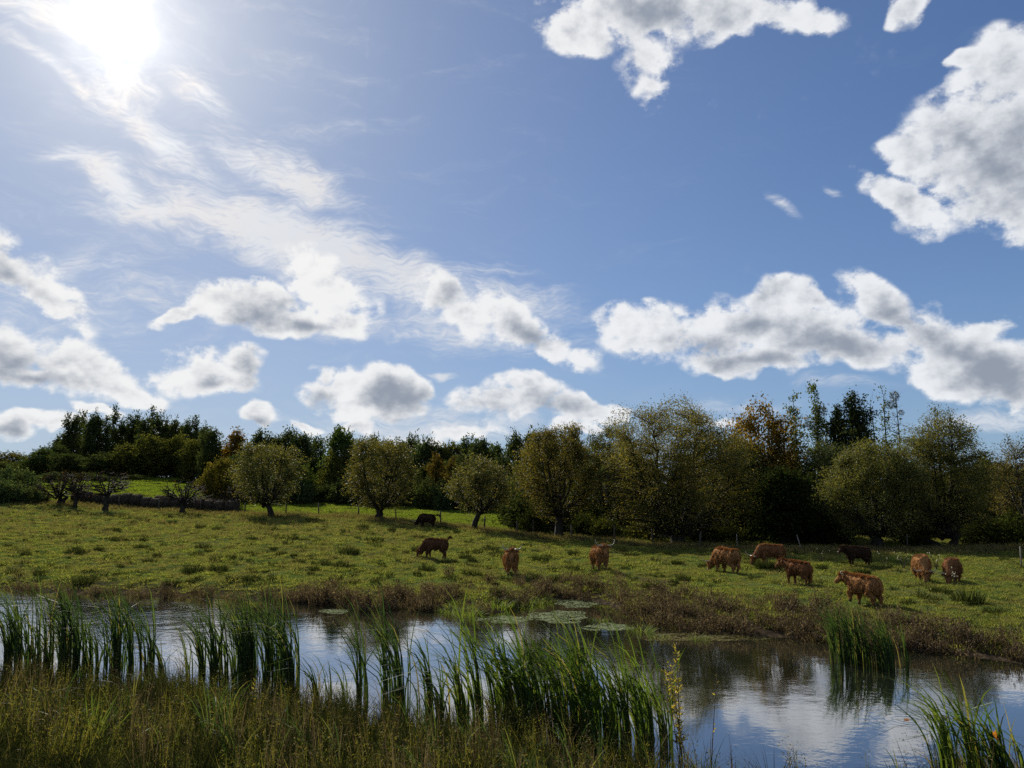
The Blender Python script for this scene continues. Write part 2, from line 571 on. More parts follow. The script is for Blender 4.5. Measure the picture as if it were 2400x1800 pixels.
FAR = [(-62, 33), (-48, 41)] + [on_water(*p) for p in [(-250, 1380), (0, 1384), (300, 1398), (700, 1410), (850, 1430), (960, 1428), (1060, 1432), (1130, 1440), (1230, 1425),
       (1330, 1402), (1440, 1420), (1520, 1462), (1640, 1484), (1800, 1492), (1950, 1508), (2100, 1524), (2250, 1534), (2400, 1556), (2600, 1572)]] + [(30, 19), (40, 15)]
NEAR = [(-62, 33), (-48, 26)] + [on_water(*p) for p in [(-250, 1625), (0, 1612), (400, 1640), (800, 1690), (1200, 1735), (1500, 1800), (1650, 1850), (1850, 1880), (2100, 1850), (2300, 1800), (2600, 1760)]] + [(30, 13.5), (40, 15)]
FX, FY = np.array(FAR).T
NX, NY = np.array(NEAR).T
# both shores must run from left to right
for A in (FX, NX):
    for i in range(1, len(A)):
        A[i] = max(A[i], A[i - 1] + 0.05)

def yfar(x):
    x = np.asarray(x, float)
    return np.interp(x, FX, FY) + 0.22 * np.sin(x * 2.1) + 0.15 * np.sin(x * 5.3 + 1)

def ynear(x):
    x = np.asarray(x, float)
    return np.interp(x, NX, NY) + 0.2 * np.sin(x * 1.7 + 2) + 0.12 * np.sin(x * 4.7)

def smooth01(t):
    t = np.clip(t, 0, 1)
    return t * t * (3 - 2 * t)

def ground(x, y):
    x = np.asarray(x, float)
    y = np.asarray(y, float)
    yf, yn = yfar(x), ynear(x)
    a = x / np.maximum(y, 8.0)
    g = np.interp(a, [-0.6, -0.2, 0.0, 0.2, 0.5], [0.062, 0.050, 0.033, 0.013, 0.010])
    t = y - yf
    tt = np.minimum(t, 140.0)
    far = 0.02 + 0.42 * smooth01(t / 2.8) + g * np.maximum(tt - 2, 0)
    far = far + 2.6 * np.exp(-(((x + 72) / 38) ** 2 + ((y - 145) / 36) ** 2))
    far = far + (0.05 * np.sin(x * 0.9 + 0.4 * y) + 0.05 * np.sin(y * 0.7 - 0.5 * x + 1) + 0.09 * np.sin(x * 2.3 + y * 0.9 + np.sin(y)) * np.sin(y * 1.9 - x * 0.6 + 2 * np.sin(x * 0.31)) + 0.07 * np.sin(x * 3.4 + 1.3 * np.sin(y * 1.1)) * np.sin(y * 3.1 + x)) * smooth01(t / 4)
    u = yn - y
    nearb = 0.02 + np.minimum(0.16 * u, 2.85) + 0.06 * np.sin(x * 1.3 + y) * smooth01(u / 2)
    dep = -np.minimum(0.7, 0.22 * np.minimum(t * -1, u * -1))
    z = np.where(t > 0, far, np.where(u > 0, nearb, dep))
    return z

def on_ground(px, py, hint=None):
    """where the ray of a photograph pixel meets the terrain"""
    d = ray(px, py)
    ts = np.linspace(10, 260, 2501)
    X, Y, Z = d.x * ts, d.y * ts, CAM_Z + d.z * ts
    G = np.maximum(ground(X, Y), 0.0)
    k = np.argmax(Z <= G)
    if Z[k] > G[k]:
        k = -1
    return float(X[k]), float(Y[k]), float(G[k])

def at_depth(px, y):
    """ground point under a photograph column at forward distance y"""
    d = ray(px, 1182)
    x = d.x / d.y * y
    return x, y, float(ground(x, y))

def top_z(px, py, y):
    d = ray(px, py)
    return CAM_Z + d.z / d.y * y

def build_terrain():
    xs = np.concatenate([np.linspace(-700, -130, 12), np.linspace(-110, -76, 12), np.arange(-74, 52, 0.5), np.linspace(54, 110, 12), np.linspace(130, 700, 12)])
    ys = np.concatenate([np.linspace(-80, 4, 9), np.arange(6, 112, 0.5), np.linspace(114, 200, 30), np.linspace(215, 900, 12)])
    X, Y = np.meshgrid(xs, ys)
    Z = ground(X, Y)
    V = np.stack([X, Y, Z], -1).reshape(-1, 3)
    ny, nx = X.shape
    i = np.arange(ny - 1)[:, None] * nx + np.arange(nx - 1)[None, :]
    Q = np.stack([i, i + 1, i + nx + 1, i + nx], -1).reshape(-1, 4)
    g = Geo()
    g.add(V, Q)
    m, T = material('ground_mat')
    gm = T.new('ShaderNodeNewGeometry')
    P = gm.outputs['Position']
    n1 = T.noise(P, 0.35, 4.0, 0.6)
    n2 = T.noise(P, 3.5, 6.0, 0.65)
    n3 = T.noise(P, 0.09, 3.0, 0.5)
    grass = T.mix(T.step(n2, 0.38, 0.64), (0.040, 0.060, 0.014, 1), (0.090, 0.120, 0.026, 1))
    grass = T.mix(T.m('MULTIPLY', T.step(n1, 0.45, 0.70), 0.55), grass, (0.115, 0.095, 0.045, 1))
    grass = T.mix(T.m('MULTIPLY', T.step(n3, 0.45, 0.62), 0.4), grass, (0.075, 0.110, 0.024, 1))
    sp = T.new('ShaderNodeSeparateXYZ')
    T.put(sp.inputs[0], P)
    h = T.m('ADD', sp.outputs[2], T.m('MULTIPLY', T.m('SUBTRACT', n2, 0.5), 0.5))
    mud = T.mix(T.step(n2, 0.4, 0.65), (0.028, 0.022, 0.016, 1), (0.075, 0.058, 0.036, 1))
    col = T.mix(T.step(h, 0.22, 0.55), mud, grass)
    finish(T, principled(T, col, 1.0, 0.0, bump(T, n2, 0.8, 0.15)))
    o = link('ground', g.mesh('ground', m, True))
    tag(o, 'grassy pasture ground rising away from the pond', kind='structure')

    g = Geo()
    g.add([(-66, 8, 0), (44, 8, 0), (44, 48, 0), (-66, 48, 0)], [(0, 1, 2, 3)])
    m, T = material('water_mat')
    gm = T.new('ShaderNodeNewGeometry')
    P = gm.outputs['Position']
    st = T.v('MULTIPLY', P, (0.9, 1.0, 1.0))
    w1 = T.noise(st, 5.5, 3.0, 0.55, dist=0.4)
    w2 = T.noise(st, 1.1, 2.0, 0.5)
    w3 = T.noise(P, 0.22, 2.0, 0.5)
    # rings round the leaf that has just come down on the water
    lx, ly = on_water(2125, 1687)
    dist = T.v('LENGTH', T.v('SUBTRACT', P, (lx, ly, 0)))
    ring = T.m('MULTIPLY', T.m('SINE', T.m('MULTIPLY', dist, 34.0)), T.m('MULTIPLY', T.m('EXPONENT', T.m('MULTIPLY', dist, -2.6)), T.step(dist, 0.08, 0.25)))
    sx = T.new('ShaderNodeSeparateXYZ')
    T.put(sx.inputs[0], P)
    breeze = T.step(T.m('MULTIPLY', sx.outputs[0], -1.0), 2.0, 17.0)          # the open left end lies in the wind
    calm = T.m('ADD', T.m('ADD', 0.35, T.m('MULTIPLY', T.step(w3, 0.40, 0.62), 0.9)), T.m('MULTIPLY', breeze, 2.6))
    hgt = T.m('ADD', T.m('MULTIPLY', T.m('ADD', T.m('MULTIPLY', w1, 0.012), T.m('MULTIPLY', w2, 0.03)), calm), T.m('MULTIPLY', ring, 0.010))
    # dark bed under a still, strongly mirroring skin of water
    nrm = bump(T, hgt, 0.12, 1.0)
    bed = T.new('ShaderNodeBsdfDiffuse')
    bed.inputs['Color'].default_value = (0.010, 0.012, 0.008, 1)
    gl = T.new('ShaderNodeBsdfGlossy')
    gl.inputs['Color'].default_value = (0.97, 0.98, 1.0, 1)
    gl.inputs['Roughness'].default_value = 0.03
    T.put(gl.inputs['Normal'], nrm)
    fr = T.new('ShaderNodeFresnel')
    fr.inputs['IOR'].default_value = 1.33
    fac = T.m('MULTIPLY', T.m('POWER', fr.outputs[0], 0.55), 1.08, clamp=True)
    mx = T.new('ShaderNodeMixShader')
    T.put(mx.inputs[0], fac)
    T.t.links.new(bed.outputs[0], mx.inputs[1])
    T.t.links.new(gl.outputs[0], mx.inputs[2])
    finish(T, mx.outputs[0])
    o = link('water', g.mesh('water', m, True))
    tag(o, 'dark rippled pond water mirroring the sky and the trees', kind='structure')

build_terrain()

# ------------------------------------------------------------------ trees
BARK = bark_mat('bark', (0.014, 0.012, 0.009), (0.040, 0.034, 0.026))
BARK_PALE = bark_mat('bark_pale', (0.07, 0.06, 0.048), (0.16, 0.14, 0.115), 9.0)
WILLOW = leaf_mat('willow_leaf', [(0.0, (0.050, 0.062, 0.020)), (0.45, (0.088, 0.098, 0.034)), (0.85, (0.140, 0.132, 0.042)), (1.0, (0.21, 0.165, 0.05))], 0.45, 0.6, 0.13, True)
FOREST = leaf_mat('forest_leaf', [(0.0, (0.032, 0.044, 0.018)), (0.6, (0.070, 0.085, 0.028)), (1.0, (0.120, 0.120, 0.040))], 0.34, 0.65, 0.05, True)
AUTUMN = leaf_mat('autumn_leaf', [(0.0, (0.055, 0.045, 0.014)), (0.4, (0.14, 0.085, 0.020)), (0.75, (0.27, 0.14, 0.025)), (1.0, (0.36, 0.23, 0.05))], 0.45, 0.5, 0.05, True)
TWIG = soft_mat('twig', (0.045, 0.030, 0.022), (0.09, 0.065, 0.045), 20.0)

def lumpy(rng, k=5, amp=0.16):
    f = [(unit(rng.normal(size=3)), rng.uniform(1.5, 4.5), rng.uniform(0, 6.28)) for _ in range(k)]
    def fn(D):
        s = np.zeros(len(D))
        for a, w, ph in f:
            s = s + np.cos(D @ a * w * 2.2 + ph)
        return 1 + amp * s / math.sqrt(k)
    return fn

def curve(p0, p1, p2, k):
    t = np.linspace(0, 1, k)[:, None]
    return (1 - t) ** 2 * p0 + 2 * t * (1 - t) * p1 + t * t * p2

def make_tree(seed, H=10.0, Rc=5.0, zb=2.0, trunk_h=2.0, r0=0.35, limbs=10, tips=420, leaves=16000, leaf=(0.17, 0.05), shape='round', sig=0.22,
              lean=(0.0, 0.0), crook=0.0, bark=None, lmat=None, inner=0.45, lump=0.16, twig_leaf=1.0, limb_r=0.5, droop=0.1, stems=1, tipdrop=0.0, twig_r=1.0, hollow=0.0, straight=False):
    """trunk, limbs and twigs as one branching mesh, leaves as another; zb = height where the crown starts"""
    rng = np.random.default_rng(seed)
    wood, crown = Geo(), Geo()
    fl = lumpy(rng, 6, lump)
    hc = H - zb
    # twig ends through the crown's volume
    def prof(h):
        if shape == 'round':
            return np.sqrt(np.clip(1 - (2 * h - 0.92) ** 2 / 1.02, 0.0, 1))
        if shape == 'dome':
            return np.clip(1 - h ** 2.2, 0.03, 1) ** 0.55 * (0.72 + 0.28 * np.clip(h * 4, 0, 1))
        if shape == 'spire':
            return np.clip((1 - h) ** 0.75, 0.02, 1) * (0.65 + 0.35 * np.clip(h * 5, 0, 1))
        if shape == 'column':
            return np.clip(1 - h ** 3, 0.05, 1) ** 0.8 * (0.6 + 0.4 * np.clip(h * 3, 0, 1))
        if shape == 'fan':
            return 0.25 + 0.75 * np.clip(h, 0, 1) ** 0.8
        return np.ones_like(h)
    n = tips
    h = rng.uniform(0, 1, n * 3)
    keep = rng.uniform(0, 1, n * 3) < np.maximum(prof(h), 0.08)
    h = h[keep][:n]
    n = len(h)
    an = rng.uniform(0, 2 * math.pi, n)
    rr = rng.uniform(inner ** 2, 1, n) ** 0.5
    full = rng.uniform(0, 1, n) < 0.2
    rr = np.where(full, rng.uniform(0, 1, n), rr)
    rr = rr * np.where(rng.uniform(0, 1, n) < 0.10, rng.uniform(1.0, 1.18, n), 1.0)
    pr = prof(h)
    D = np.stack([np.cos(an) * rr * pr, np.sin(an) * rr * pr, (h * 2 - 1)], -1)
    k = fl(unit(D))
    tipz = zb + h * hc * (1 + (k - 1) * 0.35)
    TP = np.stack([np.cos(an) * rr * pr * Rc * k, np.sin(an) * rr * pr * Rc * k, tipz], -1)
    off = np.array([lean[0], lean[1], 0.0])
    TP[:, :2] += np.array(lean)
    LP, LR = [], []          # limb sample points and radii
    base = np.zeros(3)
    fork = np.array([lean[0], lean[1], trunk_h])
    mid = fork * np.array([0.4, 0.4, 0.5]) + np.array([crook, -crook * 0.3, 0])
    for s in range(stems):
        o = np.array([0, 0, 0.0]) if stems == 1 else np.append(rng.normal(size=2) * r0 * 0.8, 0)
        tp = curve(base + o * 0.6, mid + o * 1.6, fork + o * 2.2, 7)
        rad = r0 * (1.25 - 0.5 * np.linspace(0, 1, 7)) / (1 if stems == 1 else 1.7)
        rad[0] *= 1.35
        tp[0, 2] -= 0.25
        tp[1:, :2] += rng.normal(size=(6, 2)) * r0 * 0.10
        tube(wood, tp, rad, 9)
    if shape in ('spire', 'column'):
        top = np.array([lean[0], lean[1], H * 0.97])
        lp = curve(fork, (fork + top) / 2 + np.append(rng.normal(size=2) * 0.2, 0), top, 12)
        lr = np.linspace(r0 * 0.72, 0.03, 12)
        tube(wood, lp, lr, 6)
        LP.append(lp)
        LR.append(lr)
    else:
        for i in range(limbs):
            a = 2 * math.pi * (i + rng.uniform(-0.3, 0.3)) / limbs * (1 if limbs < 9 else 2.4)
            hh = rng.uniform(0.35, 0.9)
            q = prof(np.array([hh]))[0] * Rc * rng.uniform(0.35, 0.8)
            end = np.array([math.cos(a) * q, math.sin(a) * q, zb + hh * hc * 0.92]) + off
            st = fork + np.array([math.cos(a), math.sin(a), 0]) * r0 * 0.35 + np.array([0, 0, rng.uniform(-0.35, 0.1) * min(trunk_h, 1.5)])
            ctl = st * 0.5 + end * 0.5 + np.array([math.cos(a), math.sin(a), 0]) * q * 0.22 + np.array([0, 0, -0.10 * hc])
            if straight:
                ctl = st * 0.5 + end * 0.5 + rng.normal(size=3) * 0.05 * q
            lp = curve(st, ctl, end, 10)
            lp[1:-1] += rng.normal(size=(8, 3)) * 0.045 * Rc * (0.08 if straight else 0.35)
            lr = np.linspace(r0 * limb_r * rng.uniform(0.7, 1.1), 0.035, 10)
            tube(wood, lp, lr, 6)
            LP.append(lp)
            LR.append(lr)
    LPa, LRa = np.concatenate(LP), np.concatenate(LR)
    # every twig end grows from a limb point below and inside of it
    paths = []
    for t in TP:
        dv = t - LPa
        d = np.linalg.norm(dv, axis=1)
        cost = d + 1.6 * np.maximum(0.12 * d - dv[:, 2], 0) + (LRa < 0.04) * 0.1
        j = int(np.argmin(cost))
        p0 = LPa[j]
        m = (p0 + t) / 2 + rng.normal(size=3) * 0.08 * d[j] + np.array([0, 0, droop * d[j]])
        tt = t - np.array([0, 0, tipdrop * d[j]])
        pth = curve(p0, m, tt, 5)
        paths.append(pth)
        tube(wood, pth, np.linspace(min(LRa[j] * 0.5, 0.018 + 0.012 * d[j]), 0.008, 5) * twig_r, 3, cap=False)
    PA = np.array(paths)                                   # n,5,3
    if leaves:
        i = rng.integers(0, n, leaves)
        u = rng.uniform(0.35, 1.08, leaves) * 4
        k0 = np.clip(u.astype(int), 0, 3)
        f = (u - k0)[:, None]
        P = PA[i, k0] * (1 - f) + PA[i, k0 + 1] * f
        dirv = unit(PA[i, k0 + 1] - PA[i, k0])
        P = P + rng.normal(size=(leaves, 3)) * sig
        P[:, 2] = np.maximum(P[:, 2], 0.15)
        if hollow:
            # the forks of the limbs stay open: few leaves close above the head of the trunk
            q = (P - fork) / np.array([Rc * 0.75, Rc * 0.75, hc * hollow])
            far = np.linalg.norm(q, axis=1)
            keep = rng.uniform(0, 1, leaves) < np.clip((far - 0.35) / 0.75, 0.05, 1)
            P, dirv = P[keep], dirv[keep]
            leaves = len(P)
        Dv = dirv + rng.normal(size=(leaves, 3)) * 0.7 + np.array([0, 0, -0.15])
        sc = rng.uniform(0.65, 1.35, leaves)
        diamonds(crown, P, Dv, leaf[0] * sc, leaf[1] * sc, rng)
    out = {'wood': wood.mesh('tree_wood', bark or BARK, True), 'H': H, 'R': Rc}
    if leaves:
        out['crown'] = crown.mesh('tree_crown', lmat or WILLOW)
    return out

def plant_tree(v, name, label, cat, loc, rz, sxy, sz, color=(1, 1, 1), group=None, crown_name='crown'):
    t = thing(name, label, cat, loc, rz, group, (sxy, sxy, sz))
    w = link('trunk', v['wood'], t)
    if 'crown' in v:
        c = link(crown_name, v['crown'], t)
        c.color = (*color, 1)
    return t

def plant_to(v, name, label, cat, px, y, top, half, rz=0.0, color=(1, 1, 1), group=None, base=None):
    """stand a tree under a photograph column at distance y, as tall and wide as it shows there"""
    x, yy, z = at_depth(px, y)
    Hh = top_z(px, top, y) - z
    Rr = half * y / FPX
    return plant_tree(v, name, label, cat, (x, yy, z - 0.05), rz, Rr / v['R'], Hh / v['H'], color, group)

# --- pollard willows along the pasture fence
def build_willows():
    lab = [
        # px, distance, top, half width, seed, kwargs, colour, label
        (632, 94, 1030, 84, 11, dict(zb=1.6, trunk_h=1.7, r0=0.34, lean=(-0.5, 0), crook=0.75, limbs=11, tips=520, leaves=22000, hollow=0.85, lump=0.22), (1.0, 0.98, 0.9), 'round pollard willow with a crooked trunk beyond the end of the bale row'),
        (890, 90, 1015, 86, 12, dict(zb=1.2, trunk_h=1.3, r0=0.42, limbs=12, tips=560, leaves=26000, hollow=0.8, lump=0.22), (1.0, 0.92, 0.8), 'rounded olive willow with a short thick trunk behind the cow with a lifted tail'),
        (1110, 78, 1070, 80, 13, dict(zb=1.5, trunk_h=1.9, r0=0.26, lean=(0.7, 0), limbs=11, tips=520, leaves=20000, hollow=0.85, lump=0.2), (1.05, 1.0, 0.95), 'smallest round willow with a trunk leaning over to the right'),
        (1309, 73, 985, 104, 14, dict(zb=1.7, trunk_h=2.6, r0=0.36, limbs=10, tips=700, leaves=44000), (1.12, 0.95, 0.7), 'golden olive willow with a straight dark trunk beside the biggest willow'),
        (1586, 70, 940, 196, 15, dict(zb=0.7, trunk_h=1.3, r0=0.62, limbs=14, tips=1300, leaves=100000, ), (1.3, 1.15, 0.85), 'biggest spreading willow with forked dark limbs in the middle of the tree line'),
        (2048, 66, 1022, 120, 16, dict(zb=0.6, trunk_h=1.2, r0=0.5, limbs=12, tips=900, leaves=60000), (1.0, 1.02, 0.95), 'broad grey green willow behind the cow standing in the shade'),
        (2211, 67, 968, 118, 17, dict(zb=0.9, trunk_h=1.2, r0=0.5, limbs=12, tips=950, leaves=66000, stems=2), (1.12, 1.08, 0.9), 'tall willow fanning out from several stems behind the two grazing cows'),
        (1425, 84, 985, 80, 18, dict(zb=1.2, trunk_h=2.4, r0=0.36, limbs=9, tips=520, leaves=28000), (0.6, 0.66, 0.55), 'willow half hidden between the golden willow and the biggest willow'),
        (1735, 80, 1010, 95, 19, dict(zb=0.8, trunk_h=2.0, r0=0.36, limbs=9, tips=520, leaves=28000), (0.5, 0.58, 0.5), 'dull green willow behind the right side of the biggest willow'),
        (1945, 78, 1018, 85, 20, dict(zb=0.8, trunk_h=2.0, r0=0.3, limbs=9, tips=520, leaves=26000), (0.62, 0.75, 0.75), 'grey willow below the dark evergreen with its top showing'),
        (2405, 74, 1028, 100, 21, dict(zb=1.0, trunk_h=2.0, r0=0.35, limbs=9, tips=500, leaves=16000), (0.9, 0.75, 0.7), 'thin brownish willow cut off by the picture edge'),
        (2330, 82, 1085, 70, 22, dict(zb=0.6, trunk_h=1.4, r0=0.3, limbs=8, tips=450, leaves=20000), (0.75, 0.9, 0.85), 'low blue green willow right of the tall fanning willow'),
    ]
    for px, y, top, half, seed, kw, colr, text in lab:
        x, yy, z = at_depth(px, y)
        Hh = top_z(px, top, y) - z
        Rr = half * y / FPX
        ls = 0.0024 * y
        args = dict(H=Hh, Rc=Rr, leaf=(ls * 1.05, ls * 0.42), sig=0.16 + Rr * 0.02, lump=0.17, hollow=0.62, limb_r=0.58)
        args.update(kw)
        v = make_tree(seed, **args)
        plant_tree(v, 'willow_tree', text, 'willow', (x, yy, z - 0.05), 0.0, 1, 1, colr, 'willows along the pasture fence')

build_willows()

# --- leafless and nearly leafless pollards by the bales
def build_bare():
    BARE = [
        (135, 1183, 1098, 60, 31, dict(zb=1.0, trunk_h=1.0, r0=0.42, limbs=16, tips=260, leaves=700, stems=2), 'dark many stemmed pollard at the upper corner of the pasture'),
        (176, 1188, 1100, 45, 32, dict(zb=1.6, trunk_h=1.8, r0=0.22, limbs=14, tips=200, leaves=400), 'slim bare pollard between two thicker bare trees'),
        (248, 1197, 1098, 58, 33, dict(zb=1.9, trunk_h=2.0, r0=0.30, limbs=17, tips=220, leaves=300), 'bare pollard with a stout trunk in front of the bale row'),
        (428, 1201, 1118, 62, 34, dict(zb=1.1, trunk_h=1.2, r0=0.28, limbs=20, tips=260, leaves=200), 'low bare pollard with a broom of thin shoots before the bales'),
        (553, 1196, 1130, 36, 35, dict(zb=0.9, trunk_h=0.9, r0=0.28, limbs=12, tips=110, leaves=100, lean=(-0.5, 0)), 'small bare stump with shoots leaning at the end of the bales'),
    ]
    for px, py, top, half, seed, kw, text in BARE:
        x, y, z = on_ground(px, py)
        Hh = top_z(px, top, y) - z
        Rr = half * y / FPX
        args = dict(H=Hh, Rc=Rr, shape='round', leaf=(0.2, 0.09), sig=0.2, inner=0.3, bark=BARK, lmat=AUTUMN, limb_r=0.26, twig_r=2.4, droop=-0.02, straight=True)
        args.update(kw)
        v = make_tree(seed, **args)
        plant_tree(v, 'bare_pollard', text, 'tree', (x, y, z - 0.05), 0, 1, 1, (0.22, 0.24, 0.40), 'bare pollards by the bale row')

build_bare()

# --- the wood behind the fields
ORD = ('first second third fourth fifth sixth seventh eighth ninth tenth eleventh twelfth thirteenth fourteenth fifteenth sixteenth seventeenth eighteenth nineteenth twentieth').split()

def build_forest():
    V = {
        'spire': [make_tree(s, H=14, Rc=2.3, zb=0.8, trunk_h=2.0, r0=0.2, shape='spire', tips=260, leaves=5200, leaf=(0.46, 0.22), sig=0.32, bark=BARK, lmat=FOREST, inner=0.2, lump=0.3) for s in (41, 42)],
        'column': [make_tree(s, H=14, Rc=2.8, zb=0.8, trunk_h=2.0, r0=0.2, shape='column', tips=300, leaves=6400, leaf=(0.46, 0.24), sig=0.36, bark=BARK, lmat=FOREST, inner=0.25, lump=0.32) for s in (43, 44)],
        'round': [make_tree(s, H=12, Rc=5, zb=0.8, trunk_h=2.5, r0=0.35, shape='dome', limbs=10, tips=420, leaves=9000, leaf=(0.5, 0.28), sig=0.42, bark=BARK, lmat=FOREST, inner=0.4, lump=0.26) for s in (45, 46, 47)],
        'sparse': [make_tree(s, H=15, Rc=3.0, zb=4.0, trunk_h=5.0, r0=0.2, shape='column', tips=170, leaves=2600, leaf=(0.4, 0.22), sig=0.34, bark=BARK, lmat=FOREST, inner=0.2, lump=0.4) for s in (48, 49)],
        'bush': [make_tree(s, H=4, Rc=3, zb=0.1, trunk_h=0.5, r0=0.12, shape='dome', limbs=7, tips=200, leaves=3800, leaf=(0.32, 0.16), sig=0.25, bark=BARK, lmat=FOREST, inner=0.35, lump=0.25, stems=2) for s in (50, 51)],
    }
    rng = random.Random(7)
    dk, ol, br, bl, og = (0.75, 0.85, 0.85), (1.25, 1.15, 0.8), (2.3, 1.25, 0.7), (0.8, 1.0, 1.15), (3.2, 1.55, 0.5)
    L_hill = 'dark upright tree in the pointed row crowning the wooded hill'
    G_hill = 'pointed trees on the wooded hill'
    L_mid = 'rounded olive tree in the lower rank of the wooded hill'
    G_mid = 'rounded trees below the pointed row'
    L_wood = 'dark tree in the long wood beyond the bright green field'
    G_wood = 'trees of the long wood'
    L_low = 'dark bush filling the foot of the wood'
    G_low = 'bushes at the foot of the wood'
    # pointed row on the hill
    for q, (px, top) in enumerate([(125, 1015), (143, 985), (160, 968), (180, 974), (198, 970), (215, 966), (235, 974), (252, 962), (272, 972), (290, 976), (306, 966), (325, 974), (343, 965), (360, 962), (378, 974), (396, 978), (412, 986), (430, 980), (448, 985), (466, 992)]):
        v = rng.choice(V['spire'] + V['column'])
        plant_to(v, 'hill_tree', ORD[q] + ' tree from the left in the pointed row crowning the wooded hill', 'tree', px, rng.uniform(158, 176), top + rng.uniform(-4, 8), rng.uniform(20, 27), rng.uniform(0, 6), dk, G_hill)
    # lower rounded rank
    for q, (px, top, half, c) in enumerate(sorted([(235, 1060, 55, dk), (285, 1040, 52, ol), (345, 1022, 55, ol), (405, 1020, 58, ol), (460, 1030, 50, ol), (505, 1045, 45, ol), (195, 1070, 48, dk), (150, 1060, 45, dk), (110, 1040, 40, dk), (330, 1065, 50, dk), (430, 1060, 50, dk)])):
        plant_to(rng.choice(V['round']), 'hillside_tree', ORD[q] + ' rounded tree from the left below the pointed row on the wooded hill', 'tree', px, rng.uniform(140, 152), top, half, rng.uniform(0, 6), c, G_mid)
    # the long wood: skyline
    for px, top, half, k, c in [(488, 1000, 26, 'column', dk), (600, 1012, 36, 'round', dk), (632, 1016, 32, 'column', dk), (664, 1008, 34, 'round', dk), (700, 1012, 36, 'column', dk), (730, 1022, 30, 'round', bl),
                                (840, 1030, 36, 'round', dk), (880, 1028, 34, 'column', dk), (915, 1030, 34, 'round', ol), (955, 1020, 34, 'round', dk), (990, 1026, 30, 'column', bl),
                                (1020, 1034, 34, 'round', dk), (1060, 1032, 30, 'round', ol), (1092, 1020, 28, 'column', bl), (1125, 1022, 32, 'round', dk), (1160, 1036, 30, 'round', bl), (1205, 1018, 34, 'column', dk), (1245, 1004, 30, 'column', dk), (1285, 1012, 36, 'round', dk), (1340, 1020, 44, 'round', dk)]:
        plant_to(rng.choice(V['round'] if rng.random() < 0.75 else V[k]), 'wood_tree', L_wood, 'tree', px, rng.uniform(135, 150), top, half * 1.35, rng.uniform(0, 6), c, G_wood)
    # second rank, lower and nearer, closing the gaps
    for px in range(540, 1420, 46):
        c = rng.choice([dk, dk, bl, ol, dk])
        plant_to(rng.choice(V['round'] + V['column']), 'wood_tree', L_wood, 'tree', px + rng.uniform(-12, 12), rng.uniform(122, 132), rng.uniform(1050, 1085), rng.uniform(34, 48), rng.uniform(0, 6), c, G_wood)
    # single trees that stand out
    one = [
        (794, 128, 997, 52, 'round', (0.8, 1.05, 0.85), 'tall dark oak standing above the wood between two willows'),
        (545, 138, 1003, 40, 'column', br, 'brown autumn birch at the end of the wooded hill'),
        (508, 108, 1072, 48, 'round', (1.6, 1.2, 0.7), 'small yellowing oak behind the end of the bale row'),
        (1022, 118, 1062, 24, 'column', (1.7, 1.05, 0.7), 'orange brown birch in the wood, taller of a pair'),
        (1058, 119, 1072, 22, 'column', (1.5, 1.0, 0.75), 'rusty birch beside the taller orange brown birch'),
        (880, 150, 1052, 30, 'round', og, 'orange topped tree peeping over the rounded olive willow'),
        (700, 118, 1080, 40, 'round', (0.9, 1.1, 0.8), 'leafy green tree between the crooked willow and the tall oak'),
        (30, 150, 1062, 70, 'round', (1.5, 1.2, 0.8), 'brownish low tree at the far corner under the clouds'),
        (85, 146, 1050, 50, 'round', (0.9, 1.1, 1.0), 'rounded green tree at the foot of the wooded hill'),
        (-30, 140, 1080, 70, 'round', (1.0, 1.0, 1.0), 'low wide tree at the picture edge beyond the pasture'),
    ]
    for px, y, top, half, k, c, text in one:
        plant_to(rng.choice(V[k]), 'field_tree', text, 'tree', px, y, top, half, rng.uniform(0, 6), c)
    # bushes at the foot of the wood
    for px in list(range(120, 470, 38)) + list(range(560, 1420, 34)):
        y = rng.uniform(128, 138) if px < 480 else rng.uniform(114, 121)
        plant_to(rng.choice(V['bush']), 'wood_bush', L_low, 'bush', px + rng.uniform(-8, 8), y, rng.uniform(1105, 1135), rng.uniform(30, 42), rng.uniform(0, 6), rng.choice([dk, bl, dk]), G_low)
    # blue grey scrub at the upper corner of the pasture
    for q, (px, py, half, top) in enumerate(sorted([(-20, 1182, 50, 1120), (25, 1180, 42, 1128), (70, 1178, 34, 1138), (100, 1176, 22, 1150), (10, 1170, 50, 1098), (60, 1168, 44, 1105)])):
        x, y, z = on_ground(px, py)
        v = rng.choice(V['bush'])
        plant_tree(v, 'scrub_bush', ORD[q] + ' blue grey scrub bush from the left at the upper pasture corner', 'bush', (x, y, z - 0.05), rng.uniform(0, 6), half * y / FPX / v['R'], (top_z(px, top, y) - z) / v['H'], (0.95, 1.15, 1.3), 'scrub at the pasture corner')
    # thicket behind the right hand willows
    L_th = 'dark leafy bush in the thicket behind the willows'
    for px in range(1205, 2520, 36):
        y = rng.uniform(80, 88)
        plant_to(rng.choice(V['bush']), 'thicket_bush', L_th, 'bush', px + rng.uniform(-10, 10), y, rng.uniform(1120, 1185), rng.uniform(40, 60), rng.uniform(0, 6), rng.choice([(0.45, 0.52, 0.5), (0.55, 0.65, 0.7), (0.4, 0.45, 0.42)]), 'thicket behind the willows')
    for px in range(1230, 2520, 60):
        y = rng.uniform(94, 104)
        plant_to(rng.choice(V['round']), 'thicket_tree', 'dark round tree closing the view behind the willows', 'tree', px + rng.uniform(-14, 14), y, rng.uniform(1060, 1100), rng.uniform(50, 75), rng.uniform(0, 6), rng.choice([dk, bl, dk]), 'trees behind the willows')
    # dark yew like tree and bushes close to the cows
    plant_to(V['round'][0], 'dark_tree', 'almost black dense tree below the orange maple', 'tree', 1830, 70, 1090, 80, 1.0, (0.35, 0.45, 0.42))
